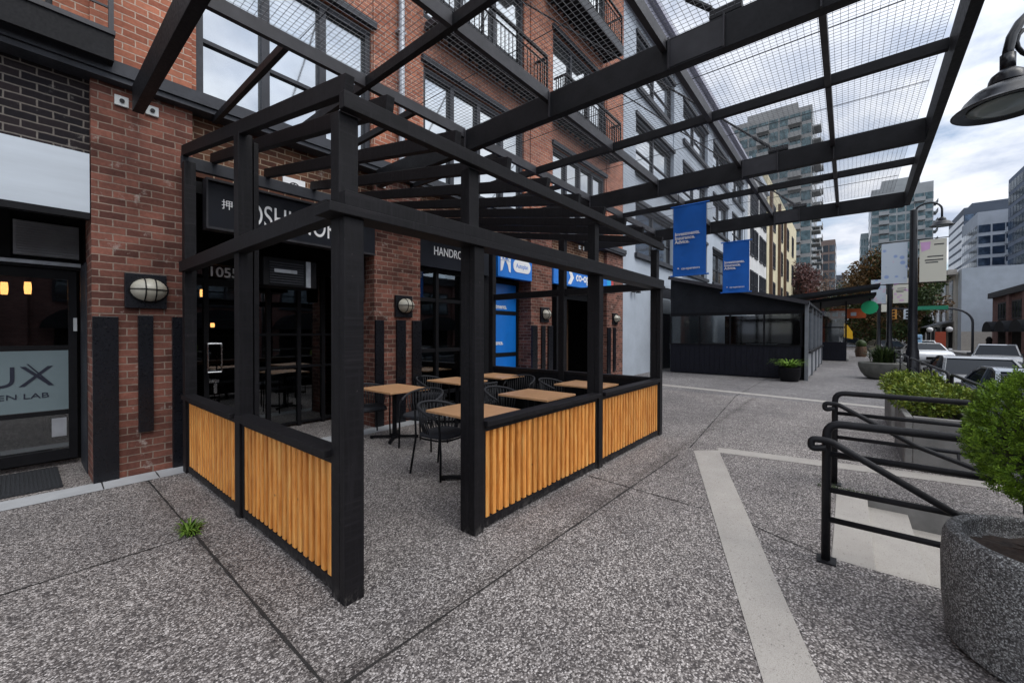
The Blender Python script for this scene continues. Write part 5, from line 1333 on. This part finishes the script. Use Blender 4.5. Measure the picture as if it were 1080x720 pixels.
# project the view direction on a flat cloud deck
zc = nt.nodes.new('ShaderNodeMath'); zc.operation = 'MAXIMUM'; zc.inputs[1].default_value = .04; nt.links.new(sp.outputs[2], zc.inputs[0])
za = nt.nodes.new('ShaderNodeMath'); za.operation = 'ADD'; za.inputs[1].default_value = .12; nt.links.new(zc.outputs[0], za.inputs[0])
dx_ = nt.nodes.new('ShaderNodeMath'); dx_.operation = 'DIVIDE'; nt.links.new(sp.outputs[0], dx_.inputs[0]); nt.links.new(za.outputs[0], dx_.inputs[1])
dy_ = nt.nodes.new('ShaderNodeMath'); dy_.operation = 'DIVIDE'; nt.links.new(sp.outputs[1], dy_.inputs[0]); nt.links.new(za.outputs[0], dy_.inputs[1])
cb = nt.nodes.new('ShaderNodeCombineXYZ'); nt.links.new(dx_.outputs[0], cb.inputs[0]); nt.links.new(dy_.outputs[0], cb.inputs[1])
n1 = noise(nt, cb.outputs[0], 1.1, 9, .62); n2 = noise(nt, cb.outputs[0], 1.5, 8, .6)
cloud = ramp(nt, n2, [(.36, (4.9,5.6,7.0)), (.5, (8.0,8.4,9.3)), (.66, (10.6,10.8,11.2))])
cover = ramp(nt, n1, [(.34, (.15,.15,.15)), (.54, (1,1,1))])
dt = nt.nodes.new('ShaderNodeVectorMath'); dt.operation = 'DOT_PRODUCT'; nt.links.new(tc.outputs['Generated'], dt.inputs[0]); dt.inputs[1].default_value = tuple(sd)
glow = ramp(nt, dt.outputs['Value'], [(0, (.66,.66,.66)), (.35, (.82,.82,.82)), (1, (1.85,1.83,1.78))])
cloud = mixc(nt, 1, cloud, glow, 'MULTIPLY')
mix = mixc(nt, cover, sky.outputs[0], cloud)
nt.links.new(mix, bg.inputs[0]); bg.inputs[1].default_value = .095
sl_ = bpy.data.lights.new('sun', 'SUN'); sl_.energy = .8; sl_.angle = R(25); sl_.color = (1,.96,.9)
so = bpy.data.objects.new('sun', sl_); COL.objects.link(so)
# sky rotation: azimuth measured so that the lamp and the sky agree
so.rotation_euler = sd.to_track_quat('Z', 'Y').to_euler()

cam = bpy.data.cameras.new('camera'); co = bpy.data.objects.new('camera', cam); COL.objects.link(co)
f_, yaw, pit, rol, sy_ = 430.172, .6887, .0089, .0022, -6.0093
F = Vector((math.cos(yaw), math.sin(yaw), 0)); U = Vector((0,0,1)); Rr = F.cross(U)
F2 = F*math.cos(pit)-U*math.sin(pit); U2 = U*math.cos(pit)+F*math.sin(pit)
R3 = Rr*math.cos(rol)+U2*math.sin(rol); U3 = U2*math.cos(rol)-Rr*math.sin(rol)
mt = Matrix((R3, U3, -F2)).transposed().to_4x4(); mt.translation = Vector((0,0,1.62)); co.matrix_world = mt
cam.sensor_fit = 'HORIZONTAL'; cam.sensor_width = 36; cam.lens = f_*36/1080; cam.shift_y = sy_/1080; cam.clip_start = .05; cam.clip_end = 3000
S.camera = co
S.view_settings.view_transform = 'Standard'; S.view_settings.look = 'None'; S.view_settings.exposure = .66; S.view_settings.gamma = 1; S.view_settings.use_curve_mapping = False
S.cycles.max_bounces = 8; S.cycles.transparent_max_bounces = 16
